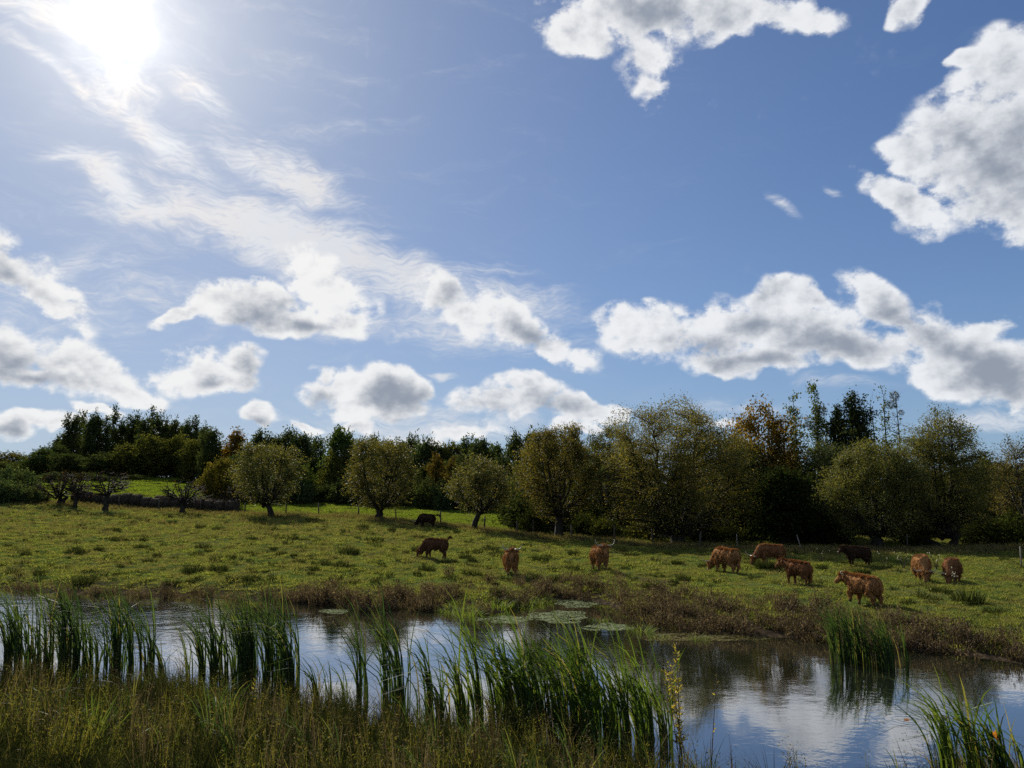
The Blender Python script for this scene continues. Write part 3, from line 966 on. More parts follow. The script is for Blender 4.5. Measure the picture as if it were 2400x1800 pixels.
    plant_to(V['round'][1], 'dark_tree', 'black green tree just left of the grey willow', 'tree', 1770, 76, 1075, 70, 2.0, (0.4, 0.5, 0.42))
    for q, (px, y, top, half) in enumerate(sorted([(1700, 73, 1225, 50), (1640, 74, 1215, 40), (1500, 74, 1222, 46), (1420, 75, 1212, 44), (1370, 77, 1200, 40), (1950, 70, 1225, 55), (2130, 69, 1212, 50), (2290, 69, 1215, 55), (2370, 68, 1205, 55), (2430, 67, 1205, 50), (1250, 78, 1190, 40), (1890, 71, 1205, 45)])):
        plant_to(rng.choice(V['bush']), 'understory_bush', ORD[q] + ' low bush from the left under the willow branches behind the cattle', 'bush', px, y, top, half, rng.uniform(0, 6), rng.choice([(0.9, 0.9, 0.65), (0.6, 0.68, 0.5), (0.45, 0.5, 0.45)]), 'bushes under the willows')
    # orange maple
    mp = make_tree(61, H=14, Rc=5, zb=3.0, trunk_h=3.2, r0=0.3, shape='dome', limbs=11, tips=520, leaves=15000, leaf=(0.27, 0.19), sig=0.30, bark=BARK, lmat=AUTUMN, inner=0.35, lump=0.3)
    plant_to(mp, 'maple_tree', 'orange and yellow autumn maple above the dark tree', 'maple', 1800, 80, 948, 98, 0.4, (0.85, 0.95, 0.9))
    mp2 = make_tree(62, H=13, Rc=3, zb=3.0, trunk_h=3.2, r0=0.2, shape='dome', limbs=8, tips=160, leaves=1900, leaf=(0.32, 0.2), sig=0.28, bark=BARK, lmat=AUTUMN, inner=0.3, lump=0.35)
    plant_to(mp2, 'maple_tree', 'thinning rust brown tree left of the orange maple', 'maple', 1733, 90, 962, 48, 1.4, (0.75, 0.65, 0.6))
    # evergreen and poplars with mistletoe
    ev = make_tree(63, H=16, Rc=3.4, zb=3.0, trunk_h=3.0, r0=0.28, shape='column', tips=420, leaves=12000, leaf=(0.36, 0.17), sig=0.34, bark=BARK, lmat=FOREST, inner=0.25, lump=0.3)
    plant_to(ev, 'evergreen_tree', 'dark dense evergreen rising highest behind the willows', 'evergreen', 2018, 96, 918, 62, 0, (0.55, 0.62, 0.7))
    plant_to(ev, 'evergreen_tree', 'narrow dark evergreen leaning on the tallest evergreen', 'evergreen', 1975, 98, 948, 44, 2, (0.6, 0.68, 0.72))
    MIS = leaf_mat('mistletoe', [(0.0, (0.03, 0.035, 0.012)), (1.0, (0.075, 0.08, 0.025))], 0.2)
    def mistletoe(px, py, y, half, text):
        r = half * y / FPX
        rg = np.random.default_rng(int(px))
        g = Geo()
        n = 420
        D = unit(rg.normal(size=(n, 3)))
        P = D * (rg.uniform(0.1, 0.95, n) ** 0.5)[:, None] * r
        diamonds(g, P, D + rg.normal(size=(n, 3)) * 0.5, rg.uniform(0.16, 0.30, n) * r * 1.4, 0.11 * r, rg)
        d = ray(px, py)
        s = y / d.y
        o = link('mistletoe_ball', g.mesh('mistletoe_ball', MIS))
        o.location = (d.x * s, y, CAM_Z + d.z * s)
        tag(o, text, 'mistletoe', 'mistletoe in the poplars')
    pops = [(1873, 100, 936, 24, 1500, 'slim poplar with pale leaves right of the orange maple'), (1925, 100, 914, 34, 2600, 'pale leafed poplar with mistletoe left of the evergreen'),
            (2057, 102, 938, 14, 120, 'leafless thin poplar right beside the tallest evergreen'), (2090, 100, 918, 24, 700, 'poplar stem holding stacked mistletoe balls'),
            (2118, 101, 906, 30, 60, 'bare grey poplar with spreading twigs by the mistletoe stem')]
    for i, (px, y, top, half, nl, text) in enumerate(pops):
        x, yy, z = at_depth(px, y)
        Hh = top_z(px, top, y) - z
        v = make_tree(70 + i, H=Hh, Rc=half * y / FPX, zb=Hh * 0.45, trunk_h=Hh * 0.3, r0=0.17, shape='column', tips=70, leaves=nl, leaf=(0.3, 0.18), sig=0.3, bark=BARK, lmat=FOREST, inner=0.1, lump=0.5, droop=0.0)
        plant_tree(v, 'poplar_tree', text, 'poplar', (x, yy, z - 0.05), 0, 1, 1, (1.3, 1.4, 1.3), 'poplars behind the willows')
    mistletoe(1922, 965, 100, 15, 'biggest mistletoe clump in the pale leafed poplar')
    mistletoe(1912, 984, 100, 8, 'small mistletoe ball below the biggest clump')
    mistletoe(1896, 993, 100, 10, 'mistletoe ball on the low side of the slim poplar')
    mistletoe(2097, 928, 100, 11, 'topmost mistletoe ball on the stacked stem')
    mistletoe(2090, 948, 100, 11, 'middle mistletoe ball on the stacked stem')
    mistletoe(2112, 967, 100, 7, 'lowest mistletoe ball between the stem and the bare poplar')

build_forest()

# ------------------------------------------------------------------ cattle
def surface_nets(F, org, h):
    """closed surface F = 0 of a sampled field"""
    nx, ny, nz = F.shape
    ins = F < 0
    c = np.zeros((nx - 1, ny - 1, nz - 1, 3))
    cnt = np.zeros((nx - 1, ny - 1, nz - 1))
    cor = [(0, 0, 0), (1, 0, 0), (0, 1, 0), (1, 1, 0), (0, 0, 1), (1, 0, 1), (0, 1, 1), (1, 1, 1)]
    ed = [(0, 1), (2, 3), (4, 5), (6, 7), (0, 2), (1, 3), (4, 6), (5, 7), (0, 4), (1, 5), (2, 6), (3, 7)]
    def sub(a, k):
        x, y, z = cor[k]
        return a[x:nx - 1 + x, y:ny - 1 + y, z:nz - 1 + z]
    for a, b in ed:
        fa, fb = sub(F, a), sub(F, b)
        cr = (fa < 0) != (fb < 0)
        t = np.where(cr, fa / np.where(cr, fa - fb, 1), 0)
        pa, pb = np.array(cor[a], float), np.array(cor[b], float)
        c += np.where(cr[..., None], pa + t[..., None] * (pb - pa), 0)
        cnt += cr
    m = cnt > 0
    idx = -np.ones(m.shape, np.int64)
    idx[m] = np.arange(m.sum())
    ijk = np.argwhere(m)
    V = (ijk + c[m] / cnt[m][:, None]) * h + org
    Q = []
    for ax in range(3):
        s1 = [slice(None)] * 3
        s2 = [slice(None)] * 3
        s1[ax] = slice(0, -1)
        s2[ax] = slice(1, None)
        A, B = ins[tuple(s1)], ins[tuple(s2)]
        e = np.argwhere(A != B)
        fl = A[A != B]
        o1, o2 = [(1, 2), (2, 0), (0, 1)][ax]
        ok = (e[:, o1] > 0) & (e[:, o2] > 0) & (e[:, o1] < F.shape[o1] - 1) & (e[:, o2] < F.shape[o2] - 1)
        e, fl = e[ok], fl[ok]
        def ix(d1, d2):
            k = e.copy()
            k[:, o1] -= d1
            k[:, o2] -= d2
            return idx[k[:, 0], k[:, 1], k[:, 2]]
        q = np.stack([ix(1, 1), ix(0, 1), ix(0, 0), ix(1, 0)], -1)
        q[~fl] = q[~fl][:, ::-1]
        Q.append(q)
    return V, np.concatenate(Q)

def cone_sdf(P, a, b, ra, rb):
    a, b = np.array(a, float), np.array(b, float)
    ab = b - a
    t = np.clip(((P - a) @ ab) / (ab @ ab), 0, 1)
    return np.linalg.norm(P - a - t[..., None] * ab, axis=-1) - (ra + (rb - ra) * t)

def ell_sdf(P, c, r):
    q = (P - np.array(c)) / np.array(r)
    k = np.linalg.norm(q, axis=-1)
    return (k - 1) * min(r) * 1.0

def smin(a, b, k):
    h = np.clip(0.5 + 0.5 * (b - a) / k, 0, 1)
    return b * (1 - h) + a * h - k * h * (1 - h)

HORN = soft_mat('horn', (0.42, 0.37, 0.29), (0.22, 0.18, 0.13), 3.0, 0.4, 0.5)
HOOF = soft_mat('hoof', (0.03, 0.025, 0.02), (0.06, 0.05, 0.04), 6.0, 0.9, 0.02)
EYE = soft_mat('eye', (0.01, 0.008, 0.006), (0.02, 0.014, 0.01), 6.0, 0.15, 0.6)
NOSE = soft_mat('muzzle_skin', (0.10, 0.055, 0.045), (0.16, 0.09, 0.075), 10.0, 0.5, 0.5)

def coat_mats(name, col):
    c = np.array(col)
    hide, T = material(name + '_hide')
    tc = T.new('ShaderNodeTexCoord')
    st = T.v('MULTIPLY', tc.outputs['Object'], (1.0, 1.0, 0.35))
    n = T.noise(st, 16.0, 5.0, 0.65, dist=0.5)
    colr = T.mix(T.step(n, 0.32, 0.68), (*(c * 0.55), 1), (*(c * 1.15), 1))
    finish(T, principled(T, colr, 0.9, 0.03, bump(T, n, 0.9, 0.03)))
    hair = leaf_mat(name + '_hair', [(0.0, tuple(c * 0.55)), (0.5, tuple(c)), (1.0, tuple(c * np.array([1.7, 1.75, 1.8])))], 0.16, 0.6, 0.05, tcol=(1.3, 1.0, 0.7))
    return hide, hair

def make_cow(seed, label, loc, rz, height, col, head='up', yaw=0.0, horns=True, tail='down', step=0.0, lift=False, horn_len=0.55, width=1.0):
    """a Highland type cow, 1.2 m at the withers before scaling; +x is forward"""
    rng = np.random.default_rng(seed)
    hide, hair = coat_mats('cow_%d' % seed, col)
    w = width
    h = 0.034
    org = np.array([-1.15, -0.62, -0.06])
    nx, ny, nz = 82, 37, 50
    ax = [np.arange(n) * h + o for n, o in zip((nx, ny, nz), org)]
    P = np.stack(np.meshgrid(*ax, indexing='ij'), -1)
    F = ell_sdf(P, (0.00, 0, 0.87), (0.66, 0.36 * w, 0.33))
    F = smin(F, ell_sdf(P, (0.40, 0, 0.85), (0.34, 0.30 * w, 0.35)), 0.10)
    F = smin(F, ell_sdf(P, (-0.52, 0, 0.84), (0.34, 0.31 * w, 0.33)), 0.10)
    F = smin(F, ell_sdf(P, (0.38, 0, 1.06), (0.30, 0.15, 0.14)), 0.12)
    F = smin(F, ell_sdf(P, (0.55, 0, 0.66), (0.20, 0.16, 0.20)), 0.10)
    cy, sy = math.cos(yaw), math.sin(yaw)
    if head == 'graze':
        n1, n2 = (0.62, 0, 0.92), (0.98, 0.10 * sy, 0.50)
        poll = np.array([1.02, 0.16 * sy, 0.50])
        fw = np.array([0.42 * cy, 0.42 * sy, -0.90])
    elif head == 'level':
        n1, n2 = (0.62, 0, 0.98), (0.92, 0.10 * sy, 1.08)
        poll = np.array([0.96, 0.14 * sy, 1.14])
        fw = np.array([0.80 * cy, 0.80 * sy, -0.60])
    else:
        n1, n2 = (0.62, 0, 1.00), (0.90, 0.08 * sy, 1.16)
        poll = np.array([0.94, 0.10 * sy, 1.24])
        fw = np.array([0.62 * cy, 0.62 * sy, -0.78])
    fw = fw / np.linalg.norm(fw)
    muz = poll + fw * 0.44
    F = smin(F, cone_sdf(P, n1, n2, 0.25, 0.17), 0.10)
    F = smin(F, cone_sdf(P, poll, poll + fw * 0.24, 0.145, 0.125), 0.05)
    F = smin(F, cone_sdf(P, poll + fw * 0.22, muz, 0.120, 0.088), 0.05)
    side = np.cross(fw, np.array([0, 0, 1.0]))
    side = side / np.linalg.norm(side)
    upv = np.cross(side, fw)
    # legs: shoulder, knee, fetlock / hip, hock, fetlock
    feet = []
    for i, sgn in enumerate((1, -1)):
        sw = step * (1 if i == 0 else -1)
        kx = 0.46 + sw * 0.10
        fx = 0.45 + sw * 0.22
        kz, fz = 0.36, 0.07
        if lift and i == 0:
            kx, fx, kz, fz = 0.66, 0.60, 0.42, 0.20
        y = 0.19 * sgn * w
        F = smin(F, cone_sdf(P, (0.44, y, 0.68), (kx, y, kz), 0.140, 0.072), 0.06)
        F = smin(F, cone_sdf(P, (kx, y, kz), (fx, y, fz), 0.068, 0.052), 0.03)
        feet.append((fx, y, fz))
        sw = -sw
        hx, gx = -0.66 + sw * 0.06, -0.60 + sw * 0.20
        F = smin(F, cone_sdf(P, (-0.52, y, 0.76), (-0.46 + sw * 0.05, y * 1.1, 0.56), 0.19, 0.13), 0.08)
        F = smin(F, cone_sdf(P, (-0.46 + sw * 0.05, y * 1.1, 0.56), (hx, y, 0.37), 0.115, 0.070), 0.05)
        F = smin(F, cone_sdf(P, (hx, y, 0.37), (gx, y, 0.07), 0.064, 0.050), 0.03)
        feet.append((gx, y, 0.07))
    # shaggy lumps of the long coat
    q = P * np.array([11, 11, 6.0])
    F = F + 0.010 * (np.sin(q[..., 0] + 1.7 * np.sin(q[..., 2])) * np.sin(q[..., 1] * 1.3 + seed) + np.sin(q[..., 0] * 2.1 + q[..., 2]) * 0.6)
    Vv, Qq = surface_nets(F, org, h)
    sc = height / 1.22
    t = thing('cow', label, 'cow', loc, rz, 'Highland cattle on the pasture', (sc * 0.93, sc, sc))
    g = Geo()
    g.add(Vv, Qq)
    body = link('body', g.mesh('cow_body', hide, True), t)
    # long coat
    ctr = Vv[Qq].mean(1)
    nr = unit(np.cross(Vv[Qq[:, 2]] - Vv[Qq[:, 0]], Vv[Qq[:, 3]] - Vv[Qq[:, 1]]))
    if np.mean(np.sum(nr * (ctr - np.array([0, 0, 0.8])), axis=1)) < 0:
        nr = -nr
    n = 15000
    k = rng.integers(0, len(Qq), n)
    Pk, Nk = ctr[k], nr[k]
    ln = rng.uniform(0.05, 0.13, n) * (1 + 0.5 * np.sin(Pk[:, 0] * 17 + seed) * np.sin(Pk[:, 2] * 13))
    ln = ln * np.where(Pk[:, 2] < 0.3, 0.55, 1.0) * np.where(Pk[:, 2] < 0.62, 0.95, 1.0)
    onhead = np.linalg.norm(Pk - muz, axis=1) < 0.26
    ln = np.where(onhead, ln * 0.35, ln)
    Dk = Nk * 0.45 + np.array([-0.15, 0, -0.85]) + rng.normal(size=(n, 3)) * 0.20
    Dk = np.where(Nk[:, 2:] > 0.75, Nk * 0.4 + np.array([-0.7, 0, 0]) + np.sign(Pk[:, 1:2]) * np.array([0, 0.6, 0]) + rng.normal(size=(n, 3)) * 0.25, Dk)
    g = Geo()
    diamonds(g, Pk - Nk * 0.008, Dk, ln, ln * 0.12 + 0.006, rng, Nk * 0.6)
    # fringe over the brow
    m = 160
    Pf = poll + upv * 0.10 + side * rng.uniform(-0.12, 0.12, (m, 1)) + fw * rng.uniform(-0.06, 0.06, (m, 1))
    diamonds(g, Pf, fw * 1.0 + upv * 0.35 + rng.normal(size=(m, 3)) * 0.25, rng.uniform(0.14, 0.26, m), 0.03, rng)
    link('coat', g.mesh('cow_coat', hair), body)
    # muzzle, eyes, ears
    g = Geo()
    tube(g, [muz - fw * 0.05, muz + fw * 0.03, muz + fw * 0.075, muz + fw * 0.09], [0.083, 0.080, 0.06, 0.02], 9)
    link('muzzle', g.mesh('cow_muzzle', NOSE, True), body)
    for s in (-1, 1):
        g = Geo()
        e = poll + fw * 0.17 + side * 0.115 * s + upv * 0.045
        tube(g, [e - side * s * 0.02, e + side * s * 0.012, e + side * s * 0.022], [0.022, 0.018, 0.004], 7)
        link('eye', g.mesh('cow_eye', EYE, True), body)
        g = Geo()
        e0 = poll + side * 0.13 * s + upv * 0.02
        e1 = e0 + side * 0.20 * s - upv * 0.03 + np.array([0, 0, -0.03])
        tube(g, [e0, e0 * 0.6 + e1 * 0.4, e0 * 0.2 + e1 * 0.8, e1], [0.03, 0.062, 0.045, 0.008], 7)
        Pe = e0 + (e1 - e0) * rng.uniform(0.2, 1.0, (60, 1))
        diamonds(g, Pe, np.array([0, 0, -1.0]) + rng.normal(size=(60, 3)) * 0.4, rng.uniform(0.06, 0.13, 60), 0.02, rng)
        link('ear', g.mesh('cow_ear', hair, False), t)
        if horns:
            g = Geo()
            b = poll + side * 0.10 * s + upv * 0.07
            L = horn_len
            up = np.array([0, 0, 1.0]) if head != 'graze' else upv * 0.8 + np.array([0, 0, 0.3])
            hp = [b, b + side * s * L * 0.35 - upv * 0.0, b + side * s * L * 0.68 + up * L * 0.16 + fw * 0.05, b + side * s * L * 0.86 + up * L * 0.42 + fw * 0.06, b + side * s * L * 0.90 + up * L * 0.68]
            tube(g, hp, [0.042, 0.036, 0.028, 0.018, 0.004], 8)
            link('horn', g.mesh('cow_horn', HORN, True), t)
    # hooves
    for fx, y, fz in feet:
        g = Geo()
        tube(g, [(fx, y, fz + 0.0), (fx + 0.02, y, fz - 0.05), (fx + 0.03, y, fz - 0.085)], [0.056, 0.066, 0.070], 8)
        link('hoof', g.mesh('cow_hoof', HOOF, True), body)
    # tail
    g = Geo()
    if tail == 'up':
        tp = [(-0.78, 0, 1.02), (-0.86, 0, 1.16), (-0.88, 0, 1.30), (-0.98, 0.02, 1.36), (-1.08, 0.03, 1.30)]
    elif tail == 'out':
        tp = [(-0.78, 0, 1.02), (-0.92, 0, 1.14), (-1.08, 0, 1.18), (-1.24, 0.02, 1.14), (-1.36, 0.03, 1.08)]
    else:
        tp = [(-0.78, 0, 1.02), (-0.87, 0, 0.95), (-0.90, 0, 0.75), (-0.90, 0.02, 0.50), (-0.89, 0.03, 0.30)]
    tp = np.array(tp, float)
    tube(g, tp, [0.055, 0.040, 0.032, 0.030, 0.012], 7)
    m = 220
    u = rng.uniform(1.2, 4, m)
    k0 = np.minimum(u.astype(int), 3)
    f = (u - k0)[:, None]
    Pt = tp[k0] * (1 - f) + tp[k0 + 1] * f
    diamonds(g, Pt, (tp[k0 + 1] - tp[k0]) * 2 + np.array([0, 0, -0.5]) + rng.normal(size=(m, 3)) * 0.25, rng.uniform(0.10, 0.22, m), 0.022, rng)
    link('tail', g.mesh('cow_tail', hair), t)
    return t

RED, DARK, BROWN, RUST = (0.28, 0.140, 0.055), (0.045, 0.027, 0.018), (0.11, 0.054, 0.028), (0.20, 0.092, 0.040)
COWS = [
    # px, foot, height px, rz, colour, pose, label
    (1000, 1236, 31, 170, DARK, dict(head='graze', tail='out'), 'dark brown cow grazing far up by the fence with its tail held out'),
    (1020, 1308, 45, 178, BROWN, dict(head='graze', tail='up', horns=False, step=0.5), 'hornless brown cow grazing mid pasture with its tail raised'),
    (1198, 1345, 58, -84, RED, dict(head='up', horn_len=0.44, yaw=-0.25), 'red cow facing the pond with both upcurved horns spread, nearer the water'),
    (1406, 1336, 57, -78, RED, dict(head='up', yaw=-0.1, horn_len=0.44, step=0.3), 'red cow facing the pond with a tall white horn, below the biggest willow'),
    (1704, 1344, 57, 118, RED, dict(head='graze', yaw=0.5, step=0.4), 'round red cow grazing with its rump turned, left of the calf'),
    (1808, 1325, 48, 176, RUST, dict(head='graze', yaw=0.1, horn_len=0.6), 'long bodied rust cow side on behind a tussock, white horn pointing out'),
    (1872, 1369, 53, 122, RUST, dict(head='level', yaw=0.45, horns=False, step=0.35), 'hornless young rust cow standing with its head level below the long cow'),
    (2012, 1326, 44, 180, DARK, dict(head='level', horns=False, yaw=0.2), 'dark cow standing side on in the shade under the willows'),
    (2028, 1418, 68, 114, RED, dict(head='level', yaw=0.55, horns=True, horn_len=0.22, lift=True, step=-0.2), 'red cow nearest the pond walking with one foreleg lifted'),
    (2163, 1362, 58, -108, RED, dict(head='graze', yaw=-0.2, horn_len=0.40), 'red cow grazing head on with white horns, left of the last cow'),
    (2234, 1366, 56, -128, RUST, dict(head='graze', yaw=-0.1, horn_len=0.28), 'rust cow grazing at the far right of the herd'),
]
def build_cows():
    for i, (px, py, hp, rz, col, pose, text) in enumerate(COWS):
        x, y, z = on_ground(px, py)
        hm = hp * y / FPX / (1.06 if pose['head'] == 'up' else 1.0)
        make_cow(101 + i, text, (x, y, z - 0.02), R(rz), hm, col, **pose)

build_cows()

# ------------------------------------------------------------------ fence and bales
POST = bark_mat('old_post_wood', (0.045, 0.038, 0.030), (0.11, 0.095, 0.078), 12.0)
POST_PALE = bark_mat('pale_post_wood', (0.13, 0.12, 0.10), (0.24, 0.22, 0.19), 12.0)
WIRE = soft_mat('fence_wire', (0.035, 0.030, 0.026), (0.07, 0.06, 0.05), 5.0, 0.8, 0.1)

def build_fence():
    rng = np.random.default_rng(5)
    pts = [(-60, 1176), (30, 1176), (112, 1176), (203, 1180), (277, 1188), (372, 1196), (470, 1198), (574, 1203), (670, 1205), (747, 1207), (840, 1210), (928, 1218), (1033, 1229), (1135, 1242),
           (1212, 1250), (1250, 1252), (1340, 1260), (1440, 1268), (1530, 1276), (1640, 1281)]
    W = [on_ground(*p) for p in pts]
    x0, y0, z0 = W[8]
    t = thing('pasture_fence', 'old wire fence with dark wooden posts along the top of the pasture', 'fence', (x0, y0, z0))
    tops = []
    for (x, y, z) in W:
        hh = rng.uniform(1.15, 1.5)
        lx, ly = rng.normal(size=2) * 0.05
        g = Geo()
        p = np.array([(0, 0, -0.2), (lx * 0.4, ly * 0.4, hh * 0.4), (lx, ly, hh)])
        tube(g, p, [0.085, 0.08, 0.07], 7)
        o = link('post', g.mesh('fence_post', POST, True), t)
        o.location = (x - x0, y - y0, z - z0)
        tops.append((x - x0 + lx, y - y0 + ly, z - z0, hh))
    for f in (0.35, 0.62, 0.9):
        g = Geo()
        P = []
        for a, b in zip(tops[:-1], tops[1:]):
            for s in np.linspace(0, 1, 6)[:-1]:
                c = np.array(a) * (1 - s) + np.array(b) * s
                P.append((c[0], c[1], c[2] + c[3] * f - 0.06 * math.sin(s * math.pi)))
        tube(g, P, np.full(len(P), 0.004), 4)
        link('wire', g.mesh('fence_wire', WIRE), t)
    for px, py, lean, text in [(1728, 1288, 0.0, 'pale upright fence post behind the round red cow'), (1880, 1292, -0.35, 'pale leaning fence post right of the long cow'), (2394, 1330, 0.05, 'thin pale stake in the shade by the picture edge'), (2128, 1290, 0.0, 'dark short post between the two right willows')]:
        x, y, z = on_ground(px, py)
        g = Geo()
        tube(g, [(0, 0, -0.2), (lean * 0.5, 0, 0.6), (lean, 0, 1.25)], [0.045, 0.04, 0.035], 7)
        o = link('fence_post', g.mesh('loose_post', POST_PALE if 'pale' in text else POST, True))
        o.location = (x, y, z)
        tag(o, text, 'post')

build_fence()

def build_bales():
    HAY = soft_mat('old_hay', (0.022, 0.018, 0.015), (0.085, 0.070, 0.055), 7.0, 0.95, 0.1)
    HAYS = leaf_mat('hay_straw', [(0.0, (0.03, 0.026, 0.02)), (1.0, (0.15, 0.125, 0.09))], 0.2, 0.7, 0.05)
    meshes = []
    for s in range(4):
        rng = np.random.default_rng(80 + s)
        g = Geo()
        xs = np.array([-0.60, -0.59, -0.50, -0.25, 0.0, 0.25, 0.50, 0.59, 0.60])
        rr = np.array([0.50, 0.60, 0.66, 0.68, 0.675, 0.68, 0.66, 0.60, 0.50]) * (1 + rng.normal(size=9) * 0.02)
        pts = np.stack([xs, np.zeros(9), np.full(9, 0.64)], -1)
        tube(g, pts, rr, 18)
        V = np.concatenate(g.V)
        V[:, 1:] += rng.normal(size=(len(V), 2)) * 0.02
        V[:, 2] = np.maximum(V[:, 2] * np.where(V[:, 2] < 0.2, 0.6, 1.0), 0.0)
        g.V = [V]
        n = 1100
        a = rng.uniform(0, 2 * math.pi, n)
        P = np.stack([rng.uniform(-0.6, 0.6, n), np.cos(a) * 0.66, np.sin(a) * 0.66 + 0.64], -1)
        st = Geo()
        diamonds(st, P, np.stack([rng.normal(size=n) * 0.4, -np.sin(a), np.cos(a)], -1) + rng.normal(size=(n, 3)) * 0.25, rng.uniform(0.15, 0.4, n), 0.025, rng)
        meshes.append((g.mesh('bale_body', HAY, True), st.mesh('bale_straw', HAYS)))
    rg = random.Random(3)
    A = on_ground(556, 1199)
    B = on_ground(330, 1188)
    C = on_ground(172, 1174)
    def row(p, q, lift, step=1.34):
        p, q = np.array(p[:2]), np.array(q[:2])
        L = np.linalg.norm(q - p)
        n = int(L / step)
        for i in range(n):
            c = p + (q - p) * (i + 0.5) / n + np.array([rg.uniform(-0.08, 0.08), rg.uniform(-0.12, 0.12)])
            yield c[0], c[1], math.atan2(q[1] - p[1], q[0] - p[0]) + rg.uniform(-0.05, 0.05)
    lab = 'weathered grey round hay bale in the long row behind the bare pollards'
    grp = 'hay bales in the long row'
    k = 0
    for p, q in ((A, B), (B, C)):
        for x, y, rz in row(p, q, 0):
            t = thing('hay_bale', ORD[k] + ' weathered hay bale of the long front row, counted from the crooked willow', 'hay bale', (x, y, float(ground(x, y)) - 0.04), rz, grp)
            k = min(k + 1, 19)
            b, s = rg.choice(meshes)
            link('roll', b, t)
            link('loose_straw', s, t)
            t.scale = (1.0, 1.08, rg.uniform(0.98, 1.16))
    # second row behind, showing above the near one
    A2, B2 = (A[0] - 0.6, A[1] + 1.9), (B[0] + 1, B[1] + 1.6)
    for k, (x, y, rz) in enumerate(row(A2, B2, 0)):
        t = thing('hay_bale', ORD[min(k, 19)] + ' hay bale of the back row, only its top showing, counted from the willow', 'hay bale', (x, y, float(ground(x, y)) + 0.05), rz, 'hay bales of the back row')
        b, s = rg.choice(meshes)
        link('roll', b, t)
        link('loose_straw', s, t)

build_bales()

# ------------------------------------------------------------------ scattered ground cover
def scatter(name, label, P, rot, scl, idx, protos, kind='stuff'):
    """points that carry a plant each: ground cover nobody could count"""
    me = bpy.data.meshes.new(name)
    me.vertices.add(len(P))
    me.vertices.foreach_set('co', np.asarray(P, np.float32).ravel())
    a = me.attributes.new('rot', 'FLOAT_VECTOR', 'POINT')
    a.data.foreach_set('vector', np.stack([np.zeros(len(P)), np.zeros(len(P)), rot], -1).astype(np.float32).ravel())
    a = me.attributes.new('scl', 'FLOAT', 'POINT')
    a.data.foreach_set('value', np.asarray(scl, np.float32))
    a = me.attributes.new('pick', 'INT', 'POINT')
    a.data.foreach_set('value', np.asarray(idx, np.int32))
    me.update()
    o = link(name, me)
    tag(o, label, kind=kind)
    pc = bpy.data.collections.new(name + '_kinds')
    for i, pm in enumerate(protos):
        po = bpy.data.objects.new('%s_kind_%02d' % (name, i), pm)
        pc.objects.link(po)
    ng = bpy.data.node_groups.new(name + '_scatter', 'GeometryNodeTree')
    ng.interface.new_socket('Geometry', in_out='INPUT', socket_type='NodeSocketGeometry')
    ng.interface.new_socket('Geometry', in_out='OUTPUT', socket_type='NodeSocketGeometry')
    N = ng.nodes
    gi, go = N.new('NodeGroupInput'), N.new('NodeGroupOutput')
    ip = N.new('GeometryNodeInstanceOnPoints')
    ci = N.new('GeometryNodeCollectionInfo')
    ci.inputs['Collection'].default_value = pc
    ci.inputs['Separate Children'].default_value = True
    ci.inputs['Reset Children'].default_value = True
    ip.inputs['Pick Instance'].default_value = True
    L = ng.links.new
    L(gi.outputs[0], ip.inputs['Points'])
    L(ci.outputs[0], ip.inputs['Instance'])
    for nm, dt, sock in (('pick', 'INT', 'Instance Index'), ('rot', 'FLOAT_VECTOR', 'Rotation'), ('scl', 'FLOAT', 'Scale')):
        na = N.new('GeometryNodeInputNamedAttribute')
        na.data_type = dt
        na.inputs[0].default_value = nm
        out = na.outputs[0]
        L(out, ip.inputs[sock])
    L(ip.outputs[0], go.inputs[0])
    md = o.modifiers.new('scatter', 'NODES')
    md.node_group = ng
    return o

GRASS = leaf_mat('pasture_blade', [(0.0, (0.075, 0.098, 0.026)), (0.55, (0.160, 0.190, 0.044)), (0.9, (0.23, 0.24, 0.070)), (1.0, (0.32, 0.28, 0.13))], 0.50, 0.8, 0.08, patch=(0.55, (0.155, 0.135, 0.065)))
TUSS = leaf_mat('tussock_blade', [(0.0, (0.022, 0.032, 0.012)), (0.7, (0.046, 0.060, 0.018)), (1.0, (0.10, 0.10, 0.035))], 0.22, 0.7, 0.05)
ROUGH = leaf_mat('rough_blade', [(0.0, (0.06, 0.065, 0.025)), (0.5, (0.13, 0.115, 0.05)), (1.0, (0.24, 0.19, 0.10))], 0.4, 0.8, 0.08)
DRY = leaf_mat('dry_weed', [(0.0, (0.025, 0.018, 0.013)), (0.5, (0.080, 0.058, 0.044)), (0.85, (0.16, 0.118, 0.085)), (1.0, (0.30, 0.24, 0.16))], 0.3, 0.8, 0.08)
REED = leaf_mat('reed_blade', [(0.0, (0.016, 0.034, 0.013)), (0.55, (0.038, 0.070, 0.022)), (0.88, (0.080, 0.115, 0.032)), (1.0, (0.20, 0.17, 0.06))], 0.48, 0.6, 0.12)
SEDGE = leaf_mat('sedge_blade', [(0.0, (0.011, 0.016, 0.007)), (0.6, (0.026, 0.034, 0.011)), (0.9, (0.070, 0.070, 0.020)), (1.0, (0.16, 0.125, 0.055))], 0.30, 0.7, 0.05, patch=(0.55, (0.006, 0.010, 0.005)))
FRESH = leaf_mat('fresh_blade', [(0.0, (0.06, 0.10, 0.02)), (0.6, (0.12, 0.17, 0.03)), (1.0, (0.20, 0.20, 0.05))], 0.48, 0.6, 0.15)

